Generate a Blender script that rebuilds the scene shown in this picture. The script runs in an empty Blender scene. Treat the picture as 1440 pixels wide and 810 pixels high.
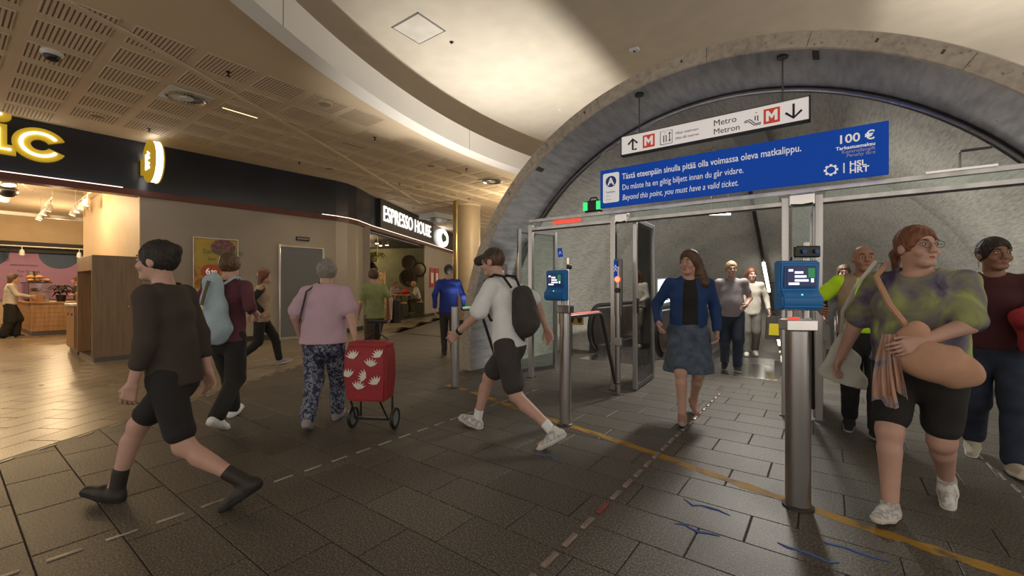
import bpy, bmesh, math, random
import numpy as np
from mathutils import Vector, Matrix, Euler
random.seed(7)
rng = np.random.default_rng(7)
PI = math.pi
scene = bpy.context.scene
COL = scene.collection

# ---------------------------------------------------------------- camera, world, exposure
YAW = math.radians(36.5)          # the world axes follow the paving grid, the camera is turned 36.5 deg to the left of +Y
EYE = 1.35
cam_d = bpy.data.cameras.new('camera'); cam = bpy.data.objects.new('camera', cam_d); COL.objects.link(cam)
cam.location = (0, 0, EYE); cam.rotation_euler = (PI/2, 0, YAW)
cam_d.sensor_width = 36; cam_d.lens = 15.0; cam_d.clip_start = 0.05; cam_d.clip_end = 200
scene.camera = cam
world = bpy.data.worlds.new('world'); scene.world = world; world.use_nodes = True
world.node_tree.nodes['Background'].inputs[0].default_value = (1.0, 0.90, 0.78, 1)
world.node_tree.nodes['Background'].inputs[1].default_value = 0.96
scene.view_settings.view_transform = 'Standard'; scene.view_settings.look = 'None'
scene.view_settings.exposure = 0.22; scene.view_settings.gamma = 1.0; scene.view_settings.use_curve_mapping = False

def area_light(name, loc, rot, size, energy, color, size_y=None, spread=None):
    l = bpy.data.lights.new(name, 'AREA'); l.energy = energy; l.color = color; l.size = size
    if size_y: l.shape = 'RECTANGLE'; l.size_y = size_y
    if spread: l.spread = math.radians(spread)
    o = bpy.data.objects.new(name, l); COL.objects.link(o); o.location = loc; o.rotation_euler = rot
    return o
def spot_light(name, loc, target, energy, color, angle, blend=.5, size=.1):
    l = bpy.data.lights.new(name, 'SPOT'); l.energy = energy; l.color = color
    l.spot_size = math.radians(angle); l.spot_blend = blend; l.shadow_soft_size = size
    o = bpy.data.objects.new(name, l); COL.objects.link(o); o.location = loc
    o.rotation_euler = (Vector(target) - Vector(loc)).to_track_quat('-Z', 'Y').to_euler()
    return o
WARM = (1.0, .80, .55); NEUT = (1.0, .93, .82); COOL = (.86, .93, 1.0)
# fill lights added for the shops, the corridor and the tunnel
def point_light(name, loc, energy, color, r=.08):
    l = bpy.data.lights.new(name, 'POINT'); l.energy = energy; l.color = color; l.shadow_soft_size = r
    o = bpy.data.objects.new(name, l); COL.objects.link(o); o.location = loc; return o
for _p, _e in (((-14.6, .0, 3.3), 150), ((-14.9, 1.7, 3.45), 90), ((-18.3, .6, 3.3), 150), ((-22.0, 2.6, 3.0), 130), ((-22.0, -1.2, 3.2), 120)): point_light('kiosk_fill', _p, _e, (1.0, .72, .40))  # points without fixtures, added beside the track spots to brighten the kiosk
for _p, _e in (((-14.0, 9.6, 2.75), 45), ((-16.6, 11.2, 2.8), 60), ((-17.0, 13.2, 2.6), 60)): point_light('cafe_fill', _p, _e, (1.0, .72, .42))  # added points with no fixture of their own, lifting the dim cafe interior
for _p, _e in (((-8.3, 11.5, 3.2), 170), ((-11.0, 17.5, 3.3), 160), ((-14.0, 23.0, 3.3), 160)): point_light('corridor_fill', _p, _e, (1.0, .80, .52))  # unseen points added to brighten the corridor soffit and floor
area_light('tunnel_fill', (-.95, 8.3, 3.60), (0, 0, 0), .4, 200, (1.0, .95, .86), 2.2)  # area light added to brighten the vault, its housing is added too
for _p in ((-8.33, 3.20), (-8.26, 5.40), (-7.98, 8.20), (-10.3, 6.0), (-10.5, 1.74)):     # warm downlights in the slotted soffit
    spot_light('soffit_downlight', (_p[0], _p[1], 4.47), (_p[0], _p[1], 0), 75, (1.0, .80, .52), 115, .9, .12)
for _y in (5.9, 7.2, 8.6):         # in-floor uplights washing both flanks of the concrete tube and the plaster ceiling
    spot_light('uplight_left', (-5.18, _y, .08), (-5.25, _y - .35, 5.6), 680, (1.0, .93, .82), 64, 1.0, .10)
    spot_light('uplight_right', (2.95, _y, .08), (3.0, _y - .3, 5.6), 680, (1.0, .93, .82), 64, 1.0, .10)

# ---------------------------------------------------------------- picture geometry helpers (metres on the plan)
RV = np.array([math.cos(YAW), math.sin(YAW)]); FV = np.array([-math.sin(YAW), math.cos(YAW)])
def plan(px, D):
    """plan position at depth D along the sight line of column px"""
    v = ((px-720)/600*RV + FV)*D; return float(v[0]), float(v[1])
def hgt(py, D): return EYE + (405-py)/600*D
def foot(px, py): return plan(px, 810/(py-405))
def proj(x, y, z=0):
    D = x*FV[0]+y*FV[1]; L = x*RV[0]+y*RV[1]
    return 720+600*L/D, 405-600*(z-EYE)/D, D
def hit(px, A, B):
    """plan point where column px meets the line A-B"""
    d = (px-720)/600*RV + FV; A = np.array(A); e = np.array(B)-A
    t = np.linalg.solve(np.array([[d[0], -e[0]], [d[1], -e[1]]]), A); return A + e*t[1]
HEAD0 = 90+36.5     # heading (deg) that looks straight away from the viewer

# ---------------------------------------------------------------- materials
MATS = {}
def _n(t, kind, **kw):
    n = t.nodes.new(kind)
    for k, v in kw.items(): setattr(n, k, v)
    return n
def mat(name, col, rough=.6, metal=0.0, emit=None, estr=0, spec=None, var=0.0, vscale=6.0, bump=0.0, bscale=40.0,
        stretch=None, coat=0.0, rvar=0.0, alpha=None, trans=None, col2=None, detail=6, randomize=0.0):
    if name in MATS: return MATS[name]
    m = bpy.data.materials.new(name); m.use_nodes = True; t = m.node_tree; b = t.nodes['Principled BSDF']
    b.inputs['Base Color'].default_value = (*col, 1); b.inputs['Roughness'].default_value = rough
    b.inputs['Metallic'].default_value = metal
    if coat: b.inputs['Coat Weight'].default_value = coat; b.inputs['Coat Roughness'].default_value = .08
    if spec is not None: b.inputs['Specular IOR Level'].default_value = spec
    if emit: b.inputs['Emission Color'].default_value = (*emit, 1); b.inputs['Emission Strength'].default_value = estr
    if var or bump or rvar or randomize:
        tc = _n(t, 'ShaderNodeTexCoord'); mp = _n(t, 'ShaderNodeMapping'); t.links.new(tc.outputs['Object'], mp.inputs[0])
        if stretch: mp.inputs['Scale'].default_value = stretch
        nz = _n(t, 'ShaderNodeTexNoise'); nz.inputs['Scale'].default_value = vscale; nz.inputs['Detail'].default_value = detail
        t.links.new(mp.outputs[0], nz.inputs[0])
        if var or randomize:
            mx = _n(t, 'ShaderNodeMix', data_type='RGBA')
            c2 = col2 if col2 else tuple(max(0, c*(1-var)) for c in col); c1 = col if col2 else tuple(min(1, c*(1+var)) for c in col)
            mx.inputs['A'].default_value = (*c1, 1); mx.inputs['B'].default_value = (*c2, 1)
            rp = _n(t, 'ShaderNodeMapRange'); rp.inputs[1].default_value = .3; rp.inputs[2].default_value = .7
            t.links.new(nz.outputs[0], rp.inputs[0]); t.links.new(rp.outputs[0], mx.inputs['Factor'])
            out = mx.outputs['Result']
            if randomize:
                oi = _n(t, 'ShaderNodeObjectInfo'); hs = _n(t, 'ShaderNodeHueSaturation')
                r2 = _n(t, 'ShaderNodeMapRange'); r2.inputs[3].default_value = 1-randomize; r2.inputs[4].default_value = 1+randomize
                t.links.new(oi.outputs['Random'], r2.inputs[0]); t.links.new(r2.outputs[0], hs.inputs['Value'])
                t.links.new(out, hs.inputs['Color']); out = hs.outputs[0]
            t.links.new(out, b.inputs['Base Color'])
        if rvar:
            rr = _n(t, 'ShaderNodeMapRange'); rr.inputs[3].default_value = max(0, rough-rvar); rr.inputs[4].default_value = rough+rvar
            t.links.new(nz.outputs[0], rr.inputs[0]); t.links.new(rr.outputs[0], b.inputs['Roughness'])
        if bump:
            n2 = _n(t, 'ShaderNodeTexNoise'); n2.inputs['Scale'].default_value = bscale; n2.inputs['Detail'].default_value = 4
            t.links.new(mp.outputs[0], n2.inputs[0]); bp = _n(t, 'ShaderNodeBump'); bp.inputs['Strength'].default_value = bump
            bp.inputs['Distance'].default_value = .02
            t.links.new(n2.outputs[0], bp.inputs['Height']); t.links.new(bp.outputs[0], b.inputs['Normal'])
    MATS[name] = m; return m

def ramp_mat(name, stops, scale, rough=.85, kind='NOISE', stretch=(1, 1, 1), detail=8, bump=.2, distort=0.0, world=False, metal=0, stops2=None):
    if name in MATS: return MATS[name]
    m = bpy.data.materials.new(name); m.use_nodes = True; t = m.node_tree; b = t.nodes['Principled BSDF']
    b.inputs['Roughness'].default_value = rough; b.inputs['Metallic'].default_value = metal
    if world: g = _n(t, 'ShaderNodeNewGeometry'); src = g.outputs['Position']
    else: g = _n(t, 'ShaderNodeTexCoord'); src = g.outputs['Object']
    mp = _n(t, 'ShaderNodeMapping'); mp.inputs['Scale'].default_value = stretch; t.links.new(src, mp.inputs[0])
    if kind == 'VORONOI':
        nz = _n(t, 'ShaderNodeTexVoronoi'); nz.inputs['Scale'].default_value = scale
    else:
        nz = _n(t, 'ShaderNodeTexNoise'); nz.inputs['Scale'].default_value = scale; nz.inputs['Detail'].default_value = detail
        nz.inputs['Distortion'].default_value = distort
    t.links.new(mp.outputs[0], nz.inputs[0])
    cr = _n(t, 'ShaderNodeValToRGB'); el = cr.color_ramp.elements
    el[0].position, el[0].color = stops[0][0], (*stops[0][1], 1); el[1].position, el[1].color = stops[-1][0], (*stops[-1][1], 1)
    for p, c in stops[1:-1]: e = el.new(p); e.color = (*c, 1)
    t.links.new(nz.outputs[0], cr.inputs[0]); t.links.new(cr.outputs[0], b.inputs['Base Color'])
    if bump:
        bp = _n(t, 'ShaderNodeBump'); bp.inputs['Strength'].default_value = bump; bp.inputs['Distance'].default_value = .01
        t.links.new(nz.outputs[0], bp.inputs['Height']); t.links.new(bp.outputs[0], b.inputs['Normal'])
    MATS[name] = m; return m

def granite(name, base, spk, rough=.5, rnd=.12):
    m = bpy.data.materials.new(name); m.use_nodes = True; t = m.node_tree; b = t.nodes['Principled BSDF']
    g = _n(t, 'ShaderNodeNewGeometry')
    v = _n(t, 'ShaderNodeTexNoise'); v.inputs['Scale'].default_value = 95; v.inputs['Detail'].default_value = 3
    w = _n(t, 'ShaderNodeTexNoise'); w.inputs['Scale'].default_value = 1.1; w.inputs['Detail'].default_value = 6
    for n in (v, w): t.links.new(g.outputs['Position'], n.inputs[0])
    cr = _n(t, 'ShaderNodeValToRGB'); cr.color_ramp.elements[0].position = .36; cr.color_ramp.elements[0].color = (*[c*.45 for c in base], 1)
    cr.color_ramp.elements[1].position = .68; cr.color_ramp.elements[1].color = (*spk, 1); e = cr.color_ramp.elements.new(.5); e.color = (*base, 1)
    t.links.new(v.outputs[0], cr.inputs[0])
    oi = _n(t, 'ShaderNodeObjectInfo'); ad = _n(t, 'ShaderNodeMath', operation='ADD'); t.links.new(oi.outputs['Random'], ad.inputs[0]); t.links.new(w.outputs[0], ad.inputs[1])
    mr = _n(t, 'ShaderNodeMapRange'); mr.inputs[2].default_value = 2; mr.inputs[3].default_value = 1-rnd*1.6; mr.inputs[4].default_value = 1+rnd*1.6
    t.links.new(ad.outputs[0], mr.inputs[0]); hs = _n(t, 'ShaderNodeHueSaturation'); t.links.new(mr.outputs[0], hs.inputs['Value']); t.links.new(cr.outputs[0], hs.inputs['Color'])
    t.links.new(hs.outputs[0], b.inputs['Base Color'])
    rr = _n(t, 'ShaderNodeMapRange'); rr.inputs[3].default_value = rough-.12; rr.inputs[4].default_value = rough+.14
    t.links.new(w.outputs[0], rr.inputs[0]); t.links.new(rr.outputs[0], b.inputs['Roughness'])
    bp = _n(t, 'ShaderNodeBump'); bp.inputs['Strength'].default_value = .12; bp.inputs['Distance'].default_value = .004
    t.links.new(v.outputs[0], bp.inputs['Height']); t.links.new(bp.outputs[0], b.inputs['Normal'])
    MATS[name] = m; return m

def concrete(name, c0, c1, streak=(1, 1, 1), stain=.5):
    """cast concrete: cloudy tone, streaks along the board marks, dark stains and pits"""
    m = bpy.data.materials.new(name); m.use_nodes = True; t = m.node_tree; b = t.nodes['Principled BSDF']
    b.inputs['Roughness'].default_value = .82
    g = _n(t, 'ShaderNodeNewGeometry'); mp = _n(t, 'ShaderNodeMapping'); mp.inputs['Scale'].default_value = streak
    t.links.new(g.outputs['Position'], mp.inputs[0])
    a = _n(t, 'ShaderNodeTexNoise'); a.inputs['Scale'].default_value = 1.6; a.inputs['Detail'].default_value = 9
    s = _n(t, 'ShaderNodeTexNoise'); s.inputs['Scale'].default_value = 15; s.inputs['Detail'].default_value = 6
    p = _n(t, 'ShaderNodeTexNoise'); p.inputs['Scale'].default_value = 24; p.inputs['Detail'].default_value = 5
    t.links.new(g.outputs['Position'], a.inputs[0]); t.links.new(mp.outputs[0], s.inputs[0]); t.links.new(g.outputs['Position'], p.inputs[0])
    ad = _n(t, 'ShaderNodeMath', operation='MULTIPLY_ADD'); ad.inputs[1].default_value = .95; t.links.new(s.outputs[0], ad.inputs[0]); am = _n(t, 'ShaderNodeMath', operation='MULTIPLY_ADD'); am.inputs[1].default_value = .6; am.inputs[2].default_value = .1; t.links.new(a.outputs[0], am.inputs[0]); t.links.new(am.outputs[0], ad.inputs[2])
    cr = _n(t, 'ShaderNodeValToRGB'); cr.color_ramp.elements[0].position = .62; cr.color_ramp.elements[0].color = (*c0, 1)
    cr.color_ramp.elements[1].position = 1.02; cr.color_ramp.elements[1].color = (*c1, 1); t.links.new(ad.outputs[0], cr.inputs[0])
    pr = _n(t, 'ShaderNodeMapRange'); pr.inputs[1].default_value = .62; pr.inputs[2].default_value = .74; t.links.new(p.outputs[0], pr.inputs[0])
    pm = _n(t, 'ShaderNodeMath', operation='MULTIPLY'); pm.inputs[1].default_value = stain; t.links.new(pr.outputs[0], pm.inputs[0])
    mx = _n(t, 'ShaderNodeMix', data_type='RGBA'); mx.inputs['B'].default_value = (*[c*.45 for c in c0], 1)
    t.links.new(pm.outputs[0], mx.inputs['Factor']); t.links.new(cr.outputs[0], mx.inputs['A']); t.links.new(mx.outputs['Result'], b.inputs['Base Color'])
    bp = _n(t, 'ShaderNodeBump'); bp.inputs['Strength'].default_value = .3; bp.inputs['Distance'].default_value = .012
    t.links.new(s.outputs[0], bp.inputs['Height']); t.links.new(bp.outputs[0], b.inputs['Normal'])
    MATS[name] = m; return m

def glass_mat(name, tint=(.9, .96, .94), refl=.10):
    m = bpy.data.materials.new(name); m.use_nodes = True; t = m.node_tree; t.nodes.remove(t.nodes['Principled BSDF'])
    o = t.nodes['Material Output']; tr = _n(t, 'ShaderNodeBsdfTransparent'); tr.inputs[0].default_value = (*tint, 1)
    gl = _n(t, 'ShaderNodeBsdfGlossy'); gl.inputs['Roughness'].default_value = .03
    fr = _n(t, 'ShaderNodeFresnel'); fr.inputs[0].default_value = 1.45; ml = _n(t, 'ShaderNodeMath', operation='ADD'); ml.inputs[1].default_value = refl*.3
    t.links.new(fr.outputs[0], ml.inputs[0]); mx = _n(t, 'ShaderNodeMixShader'); t.links.new(ml.outputs[0], mx.inputs[0])
    t.links.new(tr.outputs[0], mx.inputs[1]); t.links.new(gl.outputs[0], mx.inputs[2]); t.links.new(mx.outputs[0], o.inputs[0])
    MATS[name] = m; return m

def emis(name, col, s, base=None): return mat(name, base or col, .5, emit=col, estr=s)

granite('granite', (.074, .064, .052), (.20, .175, .14), .50, .16)
granite('beige_stone', (.21, .165, .11), (.31, .255, .18), .30, .10)
mat('joint', (.022, .019, .016), .9)
mat('beige_joint', (.17, .14, .10), .9)
concrete('arch_face', (.33, .285, .24), (.50, .45, .39), (1, 1, 1), .75)
concrete('arch_reveal', (.31, .31, .325), (.50, .50, .52), (1, .18, 1), .5)
concrete('tunnel_wall', (.29, .28, .245), (.47, .455, .41), (2.4, .3, 2.4), .35)
mat('soffit_paint', (.70, .575, .42), .8, var=.04, vscale=1.5)
mat('panel_paint', (.70, .58, .44), .8, var=.03, vscale=3)
mat('slot_dark', (.34, .27, .195), .95)
mat('white_plaster', (.58, .535, .46), .85, var=.05, vscale=3, bump=.06, bscale=9)
mat('bulkhead_paint', (.74, .72, .69), .7, var=.02, vscale=2)
mat('steel', (.48, .47, .47), .30, 1.0, var=.12, vscale=9, stretch=(1, 1, .06), rvar=.08)
mat('steel_dark', (.17, .16, .16), .38, 1.0, var=.1, vscale=4)
mat('steel_bright', (.74, .73, .72), .22, 1.0, var=.06, vscale=5)
mat('bronze_steel', (.34, .29, .25), .30, 1.0, var=.15, vscale=3)
mat('black_rubber', (.012, .012, .013), .45)
mat('black_plastic', (.012, .012, .014), .35)
mat('grey_plastic', (.20, .20, .21), .5)
mat('white_plastic', (.70, .69, .66), .45)
mat('reader_blue', (.012, .17, .50), .34)
mat('reader_blue_dark', (.008, .085, .29), .4)
mat('sign_blue', (.002, .040, .26), .55, spec=.25, emit=(.0, .055, .38), estr=.42)
emis('sign_white', (.80, .80, .80), .30)
emis('sign_grey', (.45, .44, .46), .12)
emis('metro_white', (.72, .68, .66), .42)
emis('metro_red', (.62, .06, .03), .25)
mat('ink', (.02, .02, .025), .6)
mat('sign_text_blue', (.01, .07, .36), .6)
mat('navy_fascia', (.014, .019, .032), .22, spec=.6, var=.2, vscale=1)
mat('red_trim', (.11, .028, .016), .35, var=.1)
mat('grey_wall', (.33, .29, .245), .40, var=.06, vscale=1.2, rvar=.08)
mat('dark_skirting', (.03, .026, .022), .6)
mat('yellow_paint', (.42, .22, .012), .7, var=.35, vscale=7, col2=None)
glass_mat('glass'); glass_mat('glass_green', (.88, .94, .92), .1)
emis('white_glow', (1.0, .97, .92), 2.6); emis('warm_glow', (1.0, .82, .5), 10.0); emis('tube_glow', (1.0, .93, .78), 7.0)
emis('red_glow', (1.0, .05, .02), 9.0); emis('green_glow', (.08, 1.0, .30), 6.0); emis('red_soft', (.8, .08, .05), .7)
emis('green_soft', (.05, .75, .2), .8)
mat('sign_yellow', (.62, .42, .03), .45, emit=(.7, .45, .02), estr=.25)
mat('oak', (.36, .205, .095), .45, var=.22, vscale=3, stretch=(6, 6, .5))
mat('oak_dark', (.22, .145, .085), .4, var=.2, vscale=3, stretch=(7, 7, .45))
mat('kiosk_wall', (.50, .37, .23), .6, var=.06, vscale=2)
mat('kiosk_ceiling', (.62, .50, .36), .8, var=.04)
mat('mural_purple', (.33, .175, .30), .7); mat('mural_blue', (.055, .085, .15), .7)
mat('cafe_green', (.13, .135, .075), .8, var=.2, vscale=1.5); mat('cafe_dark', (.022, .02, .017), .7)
mat('china', (.75, .72, .66), .3); mat('bread', (.55, .28, .09), .7, var=.4, vscale=14)
mat('leaf', (.05, .10, .03), .6, var=.4, vscale=10); mat('leaf_yellow', (.28, .30, .05), .6, var=.4, vscale=10)
mat('dark_leaf', (.03, .025, .02), .6)
mat('column_stone', (.42, .33, .22), .45, var=.08, vscale=2)
mat('brass', (.50, .38, .18), .3, 1.0)
mat('gold_mirror', (.7, .6, .45), .12, 1.0); mat('frame_dark', (.04, .03, .022), .4)

# ---------------------------------------------------------------- mesh helpers
class MB:
    def __init__(s): s.v = []; s.f = []; s.m = []; s.cur = 0
    def use(s, i): s.cur = i; return s
    def add(s, vs, fs):
        o = len(s.v); s.v += [tuple(map(float, v)) for v in vs]; s.f += [tuple(i+o for i in f) for f in fs]; s.m += [s.cur]*len(fs); return s
    def box(s, lo, hi, M=None):
        x0, y0, z0 = lo; x1, y1, z1 = hi
        vs = [(x0,y0,z0),(x1,y0,z0),(x1,y1,z0),(x0,y1,z0),(x0,y0,z1),(x1,y0,z1),(x1,y1,z1),(x0,y1,z1)]
        if M is not None: vs = [tuple(M @ Vector(v)) for v in vs]
        return s.add(vs, [(0,3,2,1),(4,5,6,7),(0,1,5,4),(1,2,6,5),(2,3,7,6),(3,0,4,7)])
    def rbox(s, lo, hi, b=.01, seg=2, M=None):
        bm = bmesh.new(); bmesh.ops.create_cube(bm, size=1)
        for v in bm.verts: v.co = Vector([lo[i]+(v.co[i]+.5)*(hi[i]-lo[i]) for i in range(3)])
        bmesh.ops.bevel(bm, geom=bm.edges[:], offset=b, segments=seg, affect='EDGES', profile=.5)
        if M is not None: bmesh.ops.transform(bm, matrix=M, verts=bm.verts)
        return s.bm(bm)
    def bm(s, bm):
        bm.verts.index_update(); s.add([v.co[:] for v in bm.verts], [[v.index for v in f.verts] for f in bm.faces]); bm.free(); return s
    def cyl(s, a, b, r, seg=16, r2=None, cap=True):
        a = Vector(a); b = Vector(b); r2 = r if r2 is None else r2
        q = (b-a).to_track_quat('Z', 'Y'); vs = []
        for P, R in ((a, r), (b, r2)):
            for i in range(seg): t = 2*PI*i/seg; vs.append(P + q @ Vector((R*math.cos(t), R*math.sin(t), 0)))
        fs = [(i, (i+1) % seg, seg+(i+1) % seg, seg+i) for i in range(seg)]
        if cap: fs += [tuple(range(seg-1, -1, -1)), tuple(range(seg, 2*seg))]
        return s.add(vs, fs)
    def tube(s, pts, r, seg=8, closed=False):
        pts = [Vector(p) for p in pts]; n = len(pts); vs = []; up = None
        rr = r if hasattr(r, '__len__') else [r]*n
        for i, p in enumerate(pts):
            d = (pts[(i+1) % n]-pts[i-1]) if closed else (pts[min(i+1, n-1)]-pts[max(i-1, 0)])
            d.normalize()
            if up is None: up = Vector((0, 0, 1)) if abs(d.z) < .9 else Vector((1, 0, 0))
            x = d.cross(up); x.normalize(); y = x.cross(d); up = y
            for k in range(seg): t = 2*PI*k/seg; vs.append(p + x*(rr[i]*math.cos(t)) + y*(rr[i]*math.sin(t)))
        fs = []
        for i in range(n if closed else n-1):
            j = (i+1) % n
            for k in range(seg): fs.append((i*seg+k, i*seg+(k+1) % seg, j*seg+(k+1) % seg, j*seg+k))
        if not closed: fs += [tuple(range(seg-1, -1, -1)), tuple(range((n-1)*seg, n*seg))]
        return s.add(vs, fs)
    def lathe(s, prof, seg=24, M=None):
        vs = []; fs = []; n = len(prof)
        for i in range(seg):
            t = 2*PI*i/seg
            for r, z in prof: vs.append((r*math.cos(t), r*math.sin(t), z))
        for i in range(seg):
            j = (i+1) % seg
            for k in range(n-1): fs.append((i*n+k, j*n+k, j*n+k+1, i*n+k+1))
        if M is not None: vs = [tuple(M @ Vector(v)) for v in vs]
        return s.add(vs, fs)
    def ell(s, c, r, M=None, u=14, v=9):
        prof = [(max(1e-4, math.cos(-PI/2+PI*k/(v-1))), math.sin(-PI/2+PI*k/(v-1))) for k in range(v)]
        T = Matrix.Translation(Vector(c)) @ (M if M is not None else Matrix.Identity(4)) @ Matrix.Diagonal((*r, 1))
        return s.lathe(prof, u, T)
    def prism(s, poly, z0, z1, M=None):
        n = len(poly); vs = [(x, y, z0) for x, y in poly]+[(x, y, z1) for x, y in poly]
        if M is not None: vs = [tuple(M @ Vector(v)) for v in vs]
        return s.add(vs, [tuple(range(n-1, -1, -1)), tuple(range(n, 2*n))]+[(i, (i+1) % n, n+(i+1) % n, n+i) for i in range(n)])
    def sweep(s, path, prof, closed=True):
        """sweep a profile of (offset to the right of the path, z) along a plan polyline"""
        n = len(path); k = len(prof); vs = []; P = [Vector((*p, 0)) for p in path]
        for i in range(n):
            d0 = (P[i]-P[max(i-1, 0)]) if i else (P[1]-P[0]); d1 = (P[min(i+1, n-1)]-P[i]) if i < n-1 else d0
            d0.normalize(); d1.normalize(); d = (d0+d1).normalized(); nr = Vector((d.y, -d.x, 0)); sc = 1/max(.4, d.dot(d1))
            for o, z in prof: vs.append(P[i]+nr*(o*sc)+Vector((0, 0, z)))
        fs = []
        for i in range(n-1):
            for j in range(k if closed else k-1): fs.append((i*k+j, i*k+(j+1) % k, (i+1)*k+(j+1) % k, (i+1)*k+j))
        if closed: fs += [tuple(range(k-1, -1, -1)), tuple(range((n-1)*k, n*k))]
        return s.add(vs, fs)
    def mesh(s, name, mats, smooth=False):
        me = bpy.data.meshes.new(name); me.from_pydata(s.v, [], s.f)
        for m in (mats if isinstance(mats, (list, tuple)) else [mats]): me.materials.append(MATS[m] if isinstance(m, str) else m)
        if any(s.m): me.polygons.foreach_set('material_index', s.m)
        bm = bmesh.new(); bm.from_mesh(me); bmesh.ops.recalc_face_normals(bm, faces=bm.faces)
        if smooth:
            for f in bm.faces: f.smooth = True
            for e in bm.edges:
                if len(e.link_faces) == 2 and e.calc_face_angle(0) > .65: e.smooth = False
        bm.to_mesh(me); bm.free(); me.update(); return me
    def build(s, name, mats, parent=None, smooth=False, loc=None):
        o = bpy.data.objects.new(name, s.mesh(name, mats, smooth)); COL.objects.link(o)
        if parent is not None: o.parent = parent
        if loc is not None: o.location = loc
        return o
def tag(o, label, cat, group=None):
    o['label'] = label; o['category'] = cat
    if group: o['group'] = group
    return o
def struct(o): o['kind'] = 'structure'; return o
def thing(name, label, cat, loc=(0, 0, 0), rotz=0, group=None):
    o = bpy.data.objects.new(name, None); COL.objects.link(o); o.location = loc; o.rotation_euler = (0, 0, rotz)
    o.empty_display_size = .1; return tag(o, label, cat, group)
def add_obj(name, me, parent=None, loc=(0, 0, 0), rot=None):
    o = bpy.data.objects.new(name, me); COL.objects.link(o); o.location = loc
    if rot: o.rotation_euler = rot
    if parent is not None: o.parent = parent
    return o
def copy_tree(o, parent=None):
    c = o.copy(); COL.objects.link(c); c.parent = parent
    for ch in list(o.children): copy_tree(ch, c)
    return c
_tc = {}
def text(name, body, size, m, parent, loc, rot=(PI/2, 0, 0), ext=.002, bold=0.0, shear=0.0, align='LEFT', sx=1.0, space=1.0):
    cu = bpy.data.curves.new('t', 'FONT'); cu.body = body; cu.size = size; cu.extrude = ext; cu.offset = bold; cu.shear = shear
    cu.align_x = align; cu.resolution_u = 3; cu.space_character = space
    ob = bpy.data.objects.new('t', cu); me = bpy.data.meshes.new_from_object(ob); me.name = name
    bpy.data.objects.remove(ob); bpy.data.curves.remove(cu)
    me.materials.clear(); me.materials.append(MATS[m])
    o = add_obj(name, me, parent, loc, rot); o.scale = (sx, 1, 1); return o
def arc(c, r, a0, a1, n): return [(c[0]+r*math.cos(a0+(a1-a0)*i/(n-1)), c[1]+r*math.sin(a0+(a1-a0)*i/(n-1))) for i in range(n)]

# ================================================================ THE SETTING
WP = [(-12.45, -5.0), (-11.62, 7.0), (-11.66, 7.4), (-11.82, 7.8), (-12.08, 8.2), (-12.45, 8.75), (-18.6, 20.0)]   # shopfront line
W1 = (WP[0], WP[1]); W2 = (WP[5], WP[6])
AC = (-1.2, .41); AY = 5.2; RO = 3.68; RI = 3.50              # concrete tube: axis, mouth plane, outer and inner radius
BC = (6.607, 8.278); BR = 13.21                                # curved bulkhead
OL_P = np.array((-5.44, .66)); OL_D = np.array((-1.62, 2.51)); OL_D = OL_D/np.linalg.norm(OL_D); OL_N = np.array((-OL_D[1], OL_D[0]))

# ---- floor: slab, granite slabs in running bond, beige tiles beyond the oblique marker line
fl = MB().box((-26, -6, -.25), (6, 8.35, -.006)); fl.box((-26, 8.35, -.25), (-5.2, 34, -.006))
floor = struct(fl.build('floor', 'joint'))
TW, TL, GAP, ZT = .3245, .652, .0055, .022
def clip_poly(P, n, c):      # keep n.p <= c
    out = []
    for i in range(len(P)):
        a, b = np.array(P[i]), np.array(P[(i+1) % len(P)]); da, db = a@n-c, b@n-c
        if da <= 0: out.append(tuple(a))
        if da*db < 0: out.append(tuple(a+(b-a)*da/(da-db)))
    return out
def tile_mesh(poly, name, m, b=.004):
    c = np.mean(poly, 0); q = [tuple(p+(c-p)/max(1e-6, np.linalg.norm(c-p))*b*1.4) for p in np.array(poly)]
    n = len(poly); vs = [(x, y, -.02) for x, y in poly]+[(x, y, -.0025) for x, y in poly]+[(x, y, 0) for x, y in q]
    mb = MB().add(vs, [tuple(range(2*n, 3*n))]+[(i, (i+1) % n, n+(i+1) % n, n+i) for i in range(n)]+[(n+i, n+(i+1) % n, 2*n+(i+1) % n, 2*n+i) for i in range(n)])
    return mb
def lay(tiles, name, m, nmax, rot):
    """tiles: list of (cx, cy, poly-in-local or None); biggest in view become single parts, the rest one stuff part"""
    full = None; rest = MB(); tiles.sort(key=lambda t: t[0])
    ca, sa = math.cos(rot), math.sin(rot); k = 0
    for key, cx, cy, poly, whole, w, h in tiles:
        mb = tile_mesh(poly, name, m)
        if k < nmax:
            if whole:
                if full is None: full = mb.mesh(name, m)
                o = add_obj(name, full, floor, (cx, cy, 0), (0, 0, rot))
            else: o = add_obj(name, mb.mesh(name, m), floor, (cx, cy, 0), (0, 0, rot))
            k += 1
        else: rest.add([(cx+ca*x-sa*y, cy+sa*x+ca*y, z) for x, y, z in mb.v], mb.f)
    if rest.v: rest.build(name+'_field', m, floor)['kind'] = 'stuff'
def view_key(x, y):
    D = x*FV[0]+y*FV[1]
    if D < .35: return None
    px, py, D = proj(x, y)
    if px < -420 or px > 1860 or py > 1150: return None
    return D + (0 if (-30 < px < 1470 and py < 850) else 50)
tiles = []
hw, hh = (TL-GAP)/2, (TW-GAP)/2
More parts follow.
